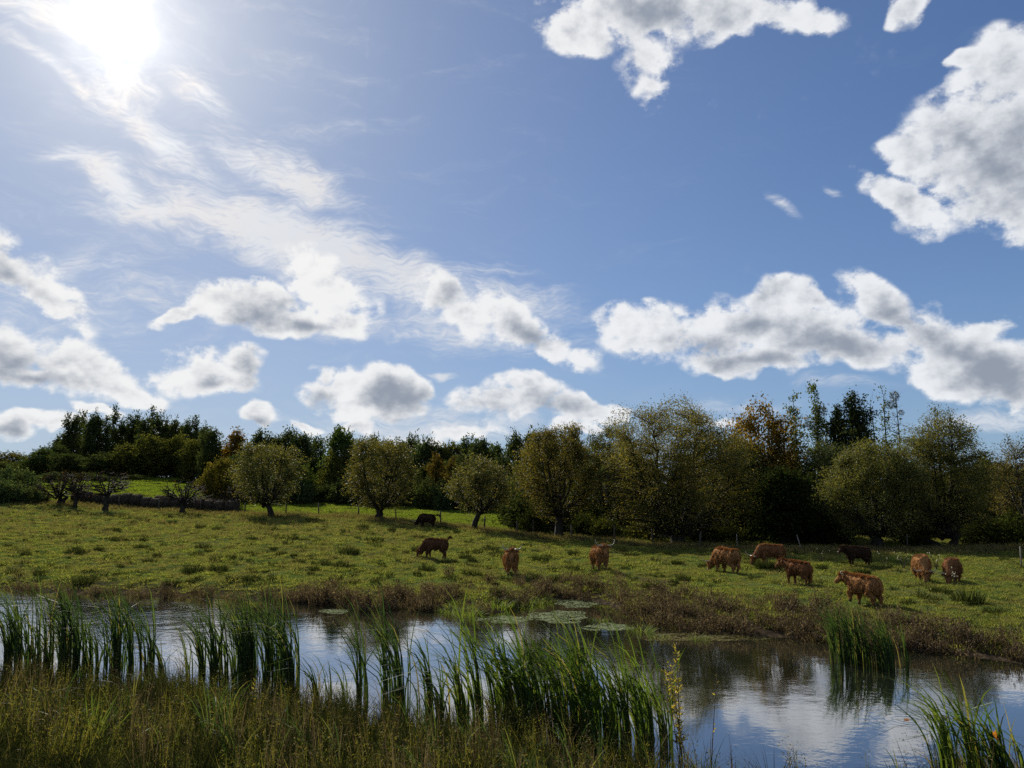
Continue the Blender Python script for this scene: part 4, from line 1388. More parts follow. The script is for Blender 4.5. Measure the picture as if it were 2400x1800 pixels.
def tuft(seed, n, rad, h0, h1, w, mat, segs=2, bend=(0.2, 0.8), name='tuft'):
    rng = np.random.default_rng(seed)
    g = Geo()
    r = rad * np.sqrt(rng.uniform(0, 1, n))
    a = rng.uniform(0, 2 * math.pi, n)
    P = np.stack([np.cos(a) * r, np.sin(a) * r, np.full(n, -0.03)], -1)
    H = rng.uniform(h0, h1, n) * (1.15 - 0.5 * r / rad)
    blades(g, P, H, np.full(n, w) * rng.uniform(0.7, 1.3, n), rng.uniform(0.0, 0.5, n), rng.uniform(*bend, n), a + rng.normal(size=n) * 0.6, segs, rng.uniform(0, 6.28, n))
    return g.mesh(name, mat)

def weed(seed, n, rad, h0, h1, mat, leaves=5, name='weed', lw=0.035):
    ll = min(1.0, lw / 0.03)
    """dry dock and nettle like stalks with shrivelled leaves and seed heads"""
    rng = np.random.default_rng(seed)
    g = Geo()
    r = rad * np.sqrt(rng.uniform(0, 1, n))
    a = rng.uniform(0, 2 * math.pi, n)
    P = np.stack([np.cos(a) * r, np.sin(a) * r, np.full(n, -0.05)], -1)
    H = rng.uniform(h0, h1, n)
    blades(g, P, H, np.full(n, 0.010 + 0.006 * ll), rng.uniform(-0.1, 0.35, n), rng.uniform(0, 0.15, n), a, 2, rng.uniform(0, 6.28, n))
    m = n * leaves
    i = np.repeat(np.arange(n), leaves)
    t = rng.uniform(0.25, 1.0, m)
    Q = P[i] + np.stack([np.cos(a[i]) * 0.12 * t * H[i], np.sin(a[i]) * 0.12 * t * H[i], H[i] * t], -1) + rng.normal(size=(m, 3)) * 0.02
    diamonds(g, Q, rng.normal(size=(m, 3)) * 0.8 + np.array([0, 0, 0.5]), rng.uniform(0.05, 0.14, m) * ll, lw, rng)
    return g.mesh(name, mat)

def frustum_points(rng, n, lo, hi, amax=0.76, bias=1.0):
    """ground positions spread over the part of the plain the picture looks at"""
    a = rng.uniform(-amax, amax, n)
    u = rng.uniform(0, 1, n)
    y = (lo ** (2 - bias) + u * (hi ** (2 - bias) - lo ** (2 - bias))) ** (1 / (2 - bias))
    return a * y, y

def build_pasture():
    rng = np.random.default_rng(21)
    short = [tuft(200 + i, 26, 0.26, 0.07, 0.22, 0.022, GRASS, 2, (0.2, 1.0), 'grass_tuft') for i in range(4)]
    x, y = frustum_points(rng, 110000, 21, 118, bias=1.35)
    t = y - yfar(x)
    dens = 0.5 + 0.5 * np.sin(x * 0.8 + 0.6 * y) * np.sin(y * 0.55 - 0.3 * x) + 0.25 * np.sin(x * 2.3 + 1) * np.sin(y * 1.9)
    ok = (t > 0.9) & (rng.uniform(0, 1, len(x)) < 0.55 + 0.45 * dens)
    x, y, dens = x[ok], y[ok], dens[ok]
    P = np.stack([x, y, ground(x, y)], -1)
    lum = np.clip(np.sin(x * 1.7 + 2 * np.sin(y * 0.9)) * np.sin(y * 1.3 + 1.5 * np.sin(x * 0.8)), 0, 1)
    sc = rng.uniform(0.7, 1.25, len(x)) * (1 + 0.6 * lum) * (0.8 + 0.35 * np.clip(dens, 0, 1)) * np.clip(y / 45, 0.8, 1.8) ** 0.5
    # small darker tufts left standing by the cattle, in drifts
    darker = [tuft(215 + i, 60, 0.22, 0.14, 0.36, 0.022, TUSS, 2, (0.1, 0.6), 'dark_tuft') for i in range(2)]
    dr = np.sin(x * 0.9 + 1.7 * np.sin(y * 0.35)) * np.sin(y * 0.8 + 1.2 * np.sin(x * 0.5)) + 0.6 * np.sin(x * 3.1 + y) * np.sin(y * 2.7 - x)
    pick = np.where(rng.uniform(0, 1, len(x)) < np.clip(0.012 + 0.045 * dr, 0, 0.1) * np.where(x / y > 0.2, 0.45, 1.0), 4 + rng.integers(0, 2, len(x)), rng.integers(0, 4, len(x)))
    scatter('pasture_grass', 'short rough grass covering the pasture', P, rng.uniform(0, 6.28, len(x)), sc, pick, short + darker)
    # longer pale grass towards the fence and under the trees
    long = [tuft(210 + i, 22, 0.30, 0.25, 0.60, 0.02, ROUGH, 2, (0.2, 0.7), 'rough_tuft') for i in range(3)]
    X, Y = [], []
    fence = np.array([on_ground(*p)[:2] for p in [(-60, 1180), (112, 1180), (277, 1191), (470, 1202), (670, 1207), (840, 1212), (1033, 1232), (1212, 1254), (1440, 1270), (1640, 1283), (1880, 1292), (2128, 1294), (2460, 1290)]])
    seg = np.linalg.norm(np.diff(fence, axis=0), axis=1)
    cum = np.concatenate([[0], np.cumsum(seg)])
    s = rng.uniform(0, cum[-1], 5200)
    X = np.interp(s, cum, fence[:, 0]) + rng.normal(size=5200) * 0.8
    Y = np.interp(s, cum, fence[:, 1]) + rng.normal(size=5200) * 1.6 + 0.6
    # and in drifts across the upper left
    x2, y2 = frustum_points(rng, 5200, 44, 92, bias=1.2)
    k = (x2 / y2 < -0.12) & ((y2 > 66) | (rng.uniform(0, 1, len(x2)) < 0.25))
    X, Y = np.concatenate([X, x2[k]]), np.concatenate([Y, y2[k]])
    P = np.stack([X, Y, ground(X, Y)], -1)
    scatter('rough_grass', 'long pale grass along the fence', P, rng.uniform(0, 6.28, len(X)), rng.uniform(0.7, 1.3, len(X)), rng.integers(0, 3, len(X)), long)
    # dark tussocks one can pick out
    tus = [tuft(220 + i, 240, 0.40, 0.22, 0.50, 0.022, TUSS, 3, (0.1, 0.5), 'tussock_blades') for i in range(4)]
    rg = random.Random(12)
    named = [(280, 1350), (452, 1345), (346, 1318), (278, 1270), (274, 1244), (476, 1286), (404, 1228), (512, 1244), (588, 1266), (512, 1338), (338, 1283), (660, 1300), (712, 1268), (590, 1360), (95, 1345), (62, 1300), (175, 1300), (232, 1290), (140, 1255),
             (818, 1298), (850, 1240), (918, 1245), (1035, 1240), (1072, 1252), (1090, 1308), (1262, 1316), (1255, 1356), (1105, 1348), (1345, 1300), (1480, 1305), (1400, 1372), (1440, 1350), (1588, 1322), (1560, 1300), (800, 1330), (738, 1338), (1000, 1340), (1300, 1360), (1150, 1290),
             (2130, 1418), (2270, 1412), (1790, 1330), (1765, 1326), (1815, 1332), (1925, 1335), (2205, 1390), (2330, 1440), (2020, 1345), (1650, 1330), (1600, 1362), (1530, 1380), (980, 1262), (760, 1245), (640, 1245), (700, 1320), (540, 1310), (400, 1370), (200, 1370)]
    extra = [(rg.uniform(0, 1600), rg.uniform(1225, 1375)) for _ in range(60)]
    for i, (px, py) in enumerate(named + extra):
        x, y, z = on_ground(px, py)
        if y < yfar(x) + 1.0:
            continue
        big = i < len(named)
        s = rg.choice([0.9, 1.1, 1.3, 1.5, 1.7]) * rg.uniform(0.85, 1.15) if big else rg.uniform(0.45, 0.85)
        o = link('grass_tussock', tus[rg.randrange(4)])
        o.location = (x, y, z - 0.02)
        o.rotation_euler = (0, 0, rg.uniform(0, 6))
        o.scale = (s * rg.uniform(0.7, 1.0), s * 0.9, s * rg.uniform(0.7, 1.2))
        tag(o, 'dark grass tussock standing above the short pasture turf', 'tussock', 'dark tussocks dotted over the pasture')

build_pasture()

def build_field():
    # the brighter field beyond the fence
    rng = np.random.default_rng(25)
    FIELD = leaf_mat('field_blade', [(0.0, (0.085, 0.135, 0.018)), (0.6, (0.15, 0.215, 0.028)), (1.0, (0.21, 0.25, 0.05))], 0.5, 0.8, 0.08)
    kinds = [tuft(205 + i, 30, 0.40, 0.08, 0.22, 0.035, FIELD, 2, (0.2, 1.0), 'field_tuft') for i in range(3)]
    n = 60000
    a = rng.uniform(-0.72, 0.02, n)
    y = rng.uniform(72, 172, n)
    x = a * y
    # only behind the fence line
    F = np.array([on_ground(*p)[:2] for p in [(-200, 1172), (-60, 1176), (112, 1178), (277, 1190), (470, 1201), (670, 1207), (840, 1212), (1033, 1231), (1212, 1253), (1300, 1258)]])
    yl = np.interp(a, F[:, 0] / F[:, 1], F[:, 1])
    ok = y > yl + 1.5
    x, y = x[ok], y[ok]
    P = np.stack([x, y, ground(x, y)], -1)
    scatter('field_grass', 'bright green grass of the field beyond the fence', P, rng.uniform(0, 6.28, len(x)), rng.uniform(1.0, 1.7, len(x)), rng.integers(0, 3, len(x)), kinds)

build_field()

def build_far_bank():
    rng = np.random.default_rng(31)
    kinds = [weed(230 + i, 22, 0.34, 0.25, 0.75, DRY, 7, 'dry_weed') for i in range(4)] + [tuft(240 + i, 26, 0.30, 0.15, 0.45, 0.018, DRY, 2, (0.3, 1.0), 'dead_grass') for i in range(2)] \
        + [tuft(244, 24, 0.3, 0.2, 0.5, 0.018, ROUGH, 2, (0.3, 0.9), 'rough_tuft'), tuft(245, 24, 0.3, 0.2, 0.55, 0.02, FRESH, 2, (0.3, 0.9), 'fresh_tuft')]
    # strength of the brown strip along the shore, by photograph column
    n = 5200
    px = rng.uniform(-120, 2520, n)
    w = np.interp(px, [-120, 250, 420, 650, 760, 1000, 1180, 1400, 1600, 1850, 1960, 2100, 2350, 2520], [0.35, 0.4, 0.3, 0.5, 0.9, 1.0, 0.55, 0.75, 1.0, 1.0, 0.6, 0.75, 0.6, 0.5])
    wid = np.interp(px, [-120, 650, 760, 1000, 1180, 1400, 1600, 1850, 1960, 2200, 2520], [0.9, 1.0, 2.6, 3.4, 3.0, 4.2, 4.6, 3.6, 2.2, 2.4, 2.0])
    off = np.abs(rng.normal(size=n)) * wid * 0.62 - 0.35
    d0 = np.array([ray(p, 1182)[0] / ray(p, 1182)[1] for p in px])
    # walk along each bearing to the far shore
    ys = np.linspace(18, 46, 281)
    Xg = d0[:, None] * ys[None]
    hit = np.argmax(ys[None] > yfar(Xg), axis=1)
    y = ys[hit] + off
    x = d0 * y
    ok = rng.uniform(0, 1, n) < w * (0.50 + 0.65 * np.sin(x * 1.9 + 0.8 * off) * np.sin(x * 0.73 + 1 + off))
    x, y, px, off = x[ok], y[ok], px[ok], off[ok]
    z = np.maximum(ground(x, y), -0.12)
    idx = rng.integers(0, 6, len(x))
    idx = np.where(rng.uniform(0, 1, len(x)) < np.where(px < 700, 0.55, 0.30), 6, idx)
    idx = np.where((px > 1040) & (px < 1300) & (off < 0.9) & (rng.uniform(0, 1, len(x)) < 0.8), 7, idx)
    sc = rng.uniform(0.40, 1.05, len(x)) * np.where(idx == 7, 1.1, 1.0) * np.interp(px, [0, 650, 800], [0.75, 0.8, 1.0])
    scatter('bank_weeds', 'brown withered weeds along the far shore of the pond', np.stack([x, y, z], -1), rng.uniform(0, 6.28, len(x)), sc, idx, kinds)
    # clumps that stand up on their own
    tall = [weed(250 + i, 60, 0.36, 0.55, 1.15, DRY, 8, 'dry_weed_stalks', 0.045) for i in range(3)]
    rg = random.Random(4)
    spots = [(752, 1416, 1.15, 'tall dark brown dock clump at the water edge, leftmost on the point'), (800, 1420, 0.95, 'brown dock clump right behind the leftmost tall clump'), (850, 1428, 1.0, 'dark weed clump on the tip of the small point'), (905, 1424, 0.9, 'bushy dark weed clump right of the small point'),
             (385, 1402, 0.8, 'brown weed clump at the shore behind the reeds, left of a pair'), (485, 1404, 0.75, 'brown weed clump at the shore behind the reeds, right of a pair'), (1052, 1352, 0.7, 'dry weed clump below the grazing brown cow'), (1150, 1372, 0.75, 'upright dry stalks below the red cow facing the pond'),
             (1355, 1388, 0.85, 'dry weed clump below the second cow facing the pond'), (1385, 1382, 0.8, 'dense dry weed clump behind the pale floating mats'), (1548, 1408, 0.9, 'leaning dark weed clump in the middle of the brown strip'), (1845, 1440, 1.0, 'tall dark weed clump below the walking cow'), (1920, 1440, 0.9, 'reddish weed clump just left of the shore reeds'), (2170, 1500, 0.85, 'brown weed clump on the bank right of the shore reeds'), (2250, 1508, 0.8, 'low brown weed clump near the muddy edge')]
    for px, py, s, text in spots:
        x, y, z = on_ground(px, py)
        o = link('dry_weed_clump', tall[rg.randrange(3)])
        o.location = (x, y, max(z, -0.05) - 0.02)
        o.rotation_euler = (0, 0, rg.uniform(0, 6))
        o.scale = (s, s, s)
        tag(o, text, 'weed clump', 'dry weed clumps on the far bank')
    # fresh grass clumps growing out of the shallow water
    fresh = [tuft(260 + i, 120, 0.5, 0.35, 0.85, 0.024, FRESH, 3, (0.2, 0.8), 'fresh_clump') for i in range(3)]
    for px, py, s, text in [(1100, 1442, 1.0, 'bright green grass clump at the water edge below the centre cow'), (1165, 1432, 1.0, 'green grass clump beside the pale floating mats'), (1050, 1435, 0.8, 'yellow green grass clump at the left end of the marshy edge'), (1200, 1418, 0.7, 'small green grass clump behind the floating mats'),
                            (1405, 1455, 0.6, 'yellow tuft growing between the floating mats'), (1500, 1478, 0.8, 'yellowish grass clump at the corner of the brown strip'), (1545, 1495, 0.6, 'small yellow tuft standing in the water before the brown strip'), (900, 1432, 0.4, 'low green tuft at the foot of the small point'), (1640, 1498, 0.6, 'low grass tuft in the scum by the brown strip')]:
        x, y = on_water(px, py)
        o = link('grass_clump', fresh[rg.randrange(3)])
        o.location = (x, y, max(float(ground(x, y)), -0.1))
        o.rotation_euler = (0, 0, rg.uniform(0, 6))
        o.scale = (s * 1.2, s, s * 0.9)
        tag(o, text, 'grass clump', 'green grass clumps at the far shore')

build_far_bank()

def build_duckweed():
    rng = np.random.default_rng(41)
    DUCK = leaf_mat('duckweed_leaf', [(0.0, (0.05, 0.065, 0.03)), (0.6, (0.14, 0.165, 0.085)), (1.0, (0.26, 0.29, 0.17))], 0.05, 0.9, 0.05)
    SCUM = leaf_mat('scum_leaf', [(0.0, (0.05, 0.045, 0.02)), (0.6, (0.11, 0.10, 0.04)), (1.0, (0.17, 0.15, 0.07))], 0.05, 0.9, 0.05)
    for cx, cy, rx, ry, n, mat, text in [(1185, 1452, 66, 9, 2600, DUCK, 'pale duckweed mat left of three, below the green grass'), (1311, 1446, 68, 15, 4200, DUCK, 'largest pale duckweed mat, in the middle'), (1420, 1470, 58, 9, 2400, DUCK, 'pale duckweed mat nearest the camera at the dark water'),
                                         (1354, 1414, 55, 10, 1800, DUCK, 'thin duckweed mat under the dry weeds at the back'), (783, 1433, 34, 6, 900, DUCK, 'small duckweed mat left of the small point'), (1640, 1494, 150, 10, 3000, SCUM, 'brown green floating scum along the brown strip')]:
        a = rng.uniform(0, 2 * math.pi, n)
        r = rng.uniform(0, 1, n) ** 0.62 * (1 + 0.12 * np.sin(a * 3 + cx) + 0.1 * np.sin(a * 7 + cy))
        px, py = cx + np.cos(a) * r * rx, cy + np.sin(a) * r * ry
        W = np.array([on_water(p, q) for p, q in zip(px, py)])
        gap = np.sin(W[:, 0] * 2.9 + 2 * np.sin(W[:, 1] * 1.7)) * np.sin(W[:, 1] * 3.7 + W[:, 0]) + 0.5 * np.sin(W[:, 0] * 7.1) * np.sin(W[:, 1] * 8.3)
        W = W[rng.uniform(-1.3, 0.9, n) < gap]
        n = len(W)
        a = a[:n]
        c = W.mean(0)
        P = np.concatenate([W - c, np.full((n, 1), 0.004) + rng.uniform(0, 0.004, (n, 1))], 1)
        D = np.stack([np.cos(a * 5), np.sin(a * 5), rng.normal(size=n) * 0.02], -1)
        g = Geo()
        S = np.stack([-D[:, 1], D[:, 0], rng.normal(size=n) * 0.04], -1)
        L = rng.uniform(0.02, 0.065, n)[:, None]
        V = np.stack([P - D * L, P - S * L * 0.7, P + D * L, P + S * L * 0.7], 1)
        V[..., 2] = np.maximum(V[..., 2], 0.003)
        g.add(V.reshape(-1, 3), np.arange(n * 4).reshape(n, 4))
        o = link('duckweed_mat' if mat is DUCK else 'water_scum', g.mesh('floating_leaves', mat))
        o.location = (c[0], c[1], 0)
        tag(o, text, 'duckweed' if mat is DUCK else 'scum', 'mats floating on the pond')

build_duckweed()

# ------------------------------------------------------------------ reeds and the near bank
def reed_clump(seed, n, wid, h, depth=0.35, wind=0.3, mat=None, w=0.024, name='reed_leaves'):
    """strap leaves of bulrush, bases close together, upper thirds bent over by the wind from the right"""
    rng = np.random.default_rng(seed)
    g = Geo()
    ns = max(2, n // 6)
    sx, sy = rng.normal(size=ns) * wid * 0.42, rng.normal(size=ns) * depth * 0.5
    i = rng.integers(0, ns, n)
    P = np.stack([sx[i] + rng.normal(size=n) * 0.03, sy[i] + rng.normal(size=n) * 0.03, np.full(n, -0.25)], -1)
    H = h * np.where(rng.uniform(0, 1, n) < 0.75, rng.uniform(0.85, 1.22, n), rng.uniform(0.5, 0.9, n)) + 0.25
    az = np.where(rng.uniform(0, 1, n) < 0.9, math.pi + rng.normal(size=n) * 0.32, rng.uniform(0, 6.28, n))
    bend = np.clip(rng.gamma(2.6, wind * 0.42, n), 0.03, 1.0)
    bend = np.where(rng.uniform(0, 1, n) < 0.10, bend + 0.35, bend)
    lean = rng.normal(size=n) * 0.035 + 0.01
    blades(g, P, H, np.full(n, w) * rng.uniform(0.6, 1.2, n), lean, bend, az, 7, rng.normal(size=n) * 0.6, tipbend=3.8)
    return g.mesh(name, mat or REED)

REED_LIT = leaf_mat('backlit_reed_blade', [(0.0, (0.025, 0.050, 0.012)), (0.55, (0.065, 0.110, 0.020)), (0.88, (0.12, 0.16, 0.032)), (1.0, (0.24, 0.19, 0.06))], 0.5, 0.5, 0.2)  # reed colours brightened to paint in backlight shining through the blades

def build_reeds():
    S = 2400 / 2212
    L = [  # x, base y, top y, width, leaves  (2212 px view), label
        (40, 1462, 1285, 100, 66, 'leftmost thick reed clump against the glittering water'), (150, 1464, 1272, 74, 80, 'dense dark reed clump second from the picture edge'), (200, 1460, 1330, 40, 26, 'thin reeds between the second and third clump'), (272, 1472, 1290, 84, 64, 'wide reed clump third from the picture edge'),
        (355, 1475, 1372, 18, 9, 'few short reeds standing alone in the bright water'), (412, 1478, 1332, 34, 15, 'slender reed tuft with leaves bent over to the left'), (478, 1486, 1305, 44, 38, 'narrow dense reed clump left of the widest one'), (560, 1486, 1296, 104, 78, 'widest reed clump in the left half with arching leaves'), (628, 1500, 1325, 40, 28, 'reeds at the right end of the widest clump'),
        (722, 1520, 1415, 46, 18, 'short light green reed tuft right of the widest clump'), (776, 1524, 1322, 28, 15, 'thin tall reeds with one leaf kinked at the top'), (848, 1532, 1312, 52, 36, 'tall upright reed clump in the middle of the pond'), (914, 1545, 1385, 38, 15, 'loose reeds right of the tall upright clump'), (952, 1550, 1435, 40, 16, 'low reed tuft left of the arching group'),
        (1005, 1585, 1420, 40, 18, 'loose low reeds before the long arching clump'), (1290, 1606, 1420, 40, 22, 'short reeds filling the gap right of the darkest stand'), (95, 1462, 1330, 30, 22, 'thin reeds filling the gap after the leftmost clump'), (320, 1475, 1360, 34, 14, 'sparse reeds right of the third clump'), (520, 1486, 1315, 44, 40, 'tall reeds joining the narrow and the widest clump'),
        (1056, 1590, 1338, 78, 40, 'reed clump with long leaves arching far to the left'), (1112, 1592, 1370, 66, 40, 'dense green reed clump in the centre of the front group'), (1165, 1600, 1390, 50, 30, 'reeds between the centre clump and the bright clump'), (1205, 1604, 1365, 70, 46, 'bright green reed clump lit from behind'), (1248, 1606, 1372, 44, 50, 'darkest dense reed stand in the front group'),
        (1330, 1608, 1375, 78, 38, 'green reed clump right of the darkest stand'), (1380, 1606, 1410, 58, 38, 'outer reed clump with blades fanned to the left'), (1415, 1602, 1455, 36, 20, 'last short reeds before the yellow willow shoot'),
        (2075, 1712, 1512, 80, 30, 'reed clump at the lower right corner bending to the left'), (2140, 1722, 1545, 72, 32, 'lower right reed clump holding a dead leaf'), (2200, 1722, 1590, 60, 24, 'reeds cut off by the lower right picture corner'),
    ]
    for i, (x, by, ty, wpx, n, text) in enumerate(L):
        X, Y = on_water(x * S, by * S)
        h = top_z(x * S, ty * S, Y)
        t = thing('reed_clump', text, 'reeds', (X, Y, max(float(ground(X, Y)), -0.1)), 0, 'reed clumps along the near shore')
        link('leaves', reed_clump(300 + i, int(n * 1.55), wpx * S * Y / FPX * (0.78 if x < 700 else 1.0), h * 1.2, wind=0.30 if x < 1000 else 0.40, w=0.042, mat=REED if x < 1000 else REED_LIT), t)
        link('dead_leaves', reed_clump(350 + i, max(8, n // 2), wpx * S * Y / FPX * 1.2, h * 0.62, wind=0.5, mat=ROUGH, w=0.016, name='dead_reed_leaves'), t)
    for i, (x, by, ty, wpx, n, text) in enumerate([(1850, 1432, 1302, 80, 95, 'tall reed clump at the far shore below the walking cow'), (1915, 1438, 1335, 70, 70, 'right half of the far shore reeds, paler and lower')]):
        X, Y = on_water(x * S, by * S)
        h = top_z(x * S, ty * S, Y)
        t = thing('reed_clump', text, 'reeds', (X, Y, max(float(ground(X, Y)), -0.1)), 0, 'reeds at the far shore')
        link('leaves', reed_clump(390 + i, n * 2, wpx * S * Y / FPX * 0.75, h * 1.05, 0.5, 0.24, w=0.03), t)

build_reeds()

def build_near_bank():
    rng = np.random.default_rng(51)
    # sedge and grass, thick on the left, thinning to the right
    def strip(n, lo, hi, wfun):
        a = rng.uniform(-0.80, 0.80, n)
        y = rng.uniform(8.5, 21, n)
        x = a * y
        u = ynear(x) - y
        ok = (u > lo) & (u < hi) & (rng.uniform(0, 1, n) < wfun(x, u))
        return x[ok], y[ok], u[ok]
    def dens(x, u):
        c = 0.5 + 0.5 * np.sin(x * 2.3 + 1.4 * np.sin(u * 1.7)) * np.sin(x * 0.71 + u * 1.3)
        return np.clip(np.interp(x, [-16, -4, 1.2, 2.6, 4.0, 12], [1.0, 1.0, 0.9, 0.30, 0.12, 0.25]), 0, 1) * (0.45 + 0.55 * c)
    # every tussock of sedge has its own height, lean and spread, with dark gaps between
    cx, cy, cu = strip(3600, -0.5, 9, lambda x, u: dens(x, u) * 1.1)
    K = len(cx)
    ch = np.clip(rng.lognormal(-0.80, 0.46, K), 0.15, 1.1) * np.interp(cu, [-0.5, 0.3, 2, 8], [0.8, 1.1, 0.95, 0.7]) * np.interp(cx, [-14, 0, 2.6, 12], [0.92, 0.98, 0.7, 0.6])
    cn = (np.clip(ch, 0.3, 1) * rng.uniform(45, 130, K)).astype(int)
    i = np.repeat(np.arange(K), cn)
    n = len(i)
    sp = rng.uniform(0.05, 0.22, K)[i]
    th, rad = rng.uniform(0, 6.28, n), np.sqrt(rng.uniform(0, 1, n))
    x, y = cx[i] + np.cos(th) * rad * sp, cy[i] + np.sin(th) * rad * sp
    z = np.maximum(ground(x, y), -0.15)
    H = ch[i] * rng.uniform(0.4, 1.25, n)
    g = Geo()
    caz = rng.normal(size=K)[i] * 0.6 + math.pi
    az = np.where(rng.uniform(0, 1, n) < 0.45, caz + rng.normal(size=n) * 0.6, th)
    blades(g, np.stack([x, y, z - 0.02], -1), H, rng.uniform(0.005, 0.013, n), rng.uniform(0.0, 0.55, n), np.clip(rng.gamma(1.8, 0.20, n), 0.02, 0.95), az, 4, rng.uniform(0, 6.28, n))
    # flattened dead litter between them
    lx, ly, lu = strip(26000, -0.3, 9, lambda x, u: dens(x, u))
    m = len(lx)
    blades(g, np.stack([lx, ly, np.maximum(ground(lx, ly), -0.05)], -1), rng.uniform(0.15, 0.45, m), rng.uniform(0.006, 0.012, m), rng.uniform(0.4, 1.6, m), rng.uniform(0.2, 0.8, m), rng.uniform(0, 6.28, m), 3, rng.uniform(0, 6.28, m))
    # broad green blades pushing up through the sedge
    bx, by, bu = strip(1500, -0.6, 7, lambda x, u: dens(x, u) * 0.16)
    B = len(bx)
    i = np.repeat(np.arange(B), 9)
    m = len(i)
    g2 = Geo()
    th = rng.uniform(0, 6.28, m)
    x2, y2 = bx[i] + np.cos(th) * 0.06, by[i] + np.sin(th) * 0.06
    blades(g2, np.stack([x2, y2, np.maximum(ground(x2, y2), -0.1) - 0.03], -1), rng.uniform(0.5, 1.15, m) * rng.uniform(0.7, 1.1, B)[i], rng.uniform(0.014, 0.024, m), rng.uniform(0, 0.25, m), np.clip(rng.gamma(2, 0.22, m), 0.03, 1.0), np.where(rng.uniform(0, 1, m) < 0.6, math.pi + rng.normal(size=m) * 0.5, th), 6, rng.normal(size=m) * 0.7, tipbend=2.8)
    tag(link('bank_blades', g2.mesh('bank_blades', REED)), 'broad green blades growing through the sedge of the near bank', kind='stuff')
    o = link('bank_sedge', g.mesh('bank_sedge', SEDGE))
    tag(o, 'dense sedge and grass on the near bank', kind='stuff')
    # brown seed bearing stems among the sedge
    stems = [weed(270 + i, 9, 0.22, 0.45, 1.0, DRY, 12, 'seed_stems', 0.010) for i in range(3)]
    herb_m = leaf_mat('bank_herb', [(0.0, (0.035, 0.045, 0.012)), (0.5, (0.085, 0.09, 0.022)), (1.0, (0.20, 0.17, 0.04))], 0.42, 0.7, 0.1)
    herbs = [weed(275 + i, 8, 0.22, 0.35, 0.8, herb_m, 20, 'leafy_herb', 0.012) for i in range(3)]
    x, y, u = strip(15000, -0.7, 8, lambda x, u: dens(x, u) * 0.10)
    z = np.maximum(ground(x, y), -0.1)
    k = rng.integers(0, 3, len(x))
    green = rng.uniform(0, 1, len(x)) < np.interp(x, [-14, -8, -3, 4], [0.85, 0.65, 0.6, 0.6])
    scatter('bank_herbs', 'seeding stems and yellowing herbs among the sedge', np.stack([x, y, z], -1), rng.uniform(0, 6.28, len(x)), rng.uniform(0.6, 1.25, len(x)), np.where(green, k + 3, k), stems + herbs)

build_near_bank()

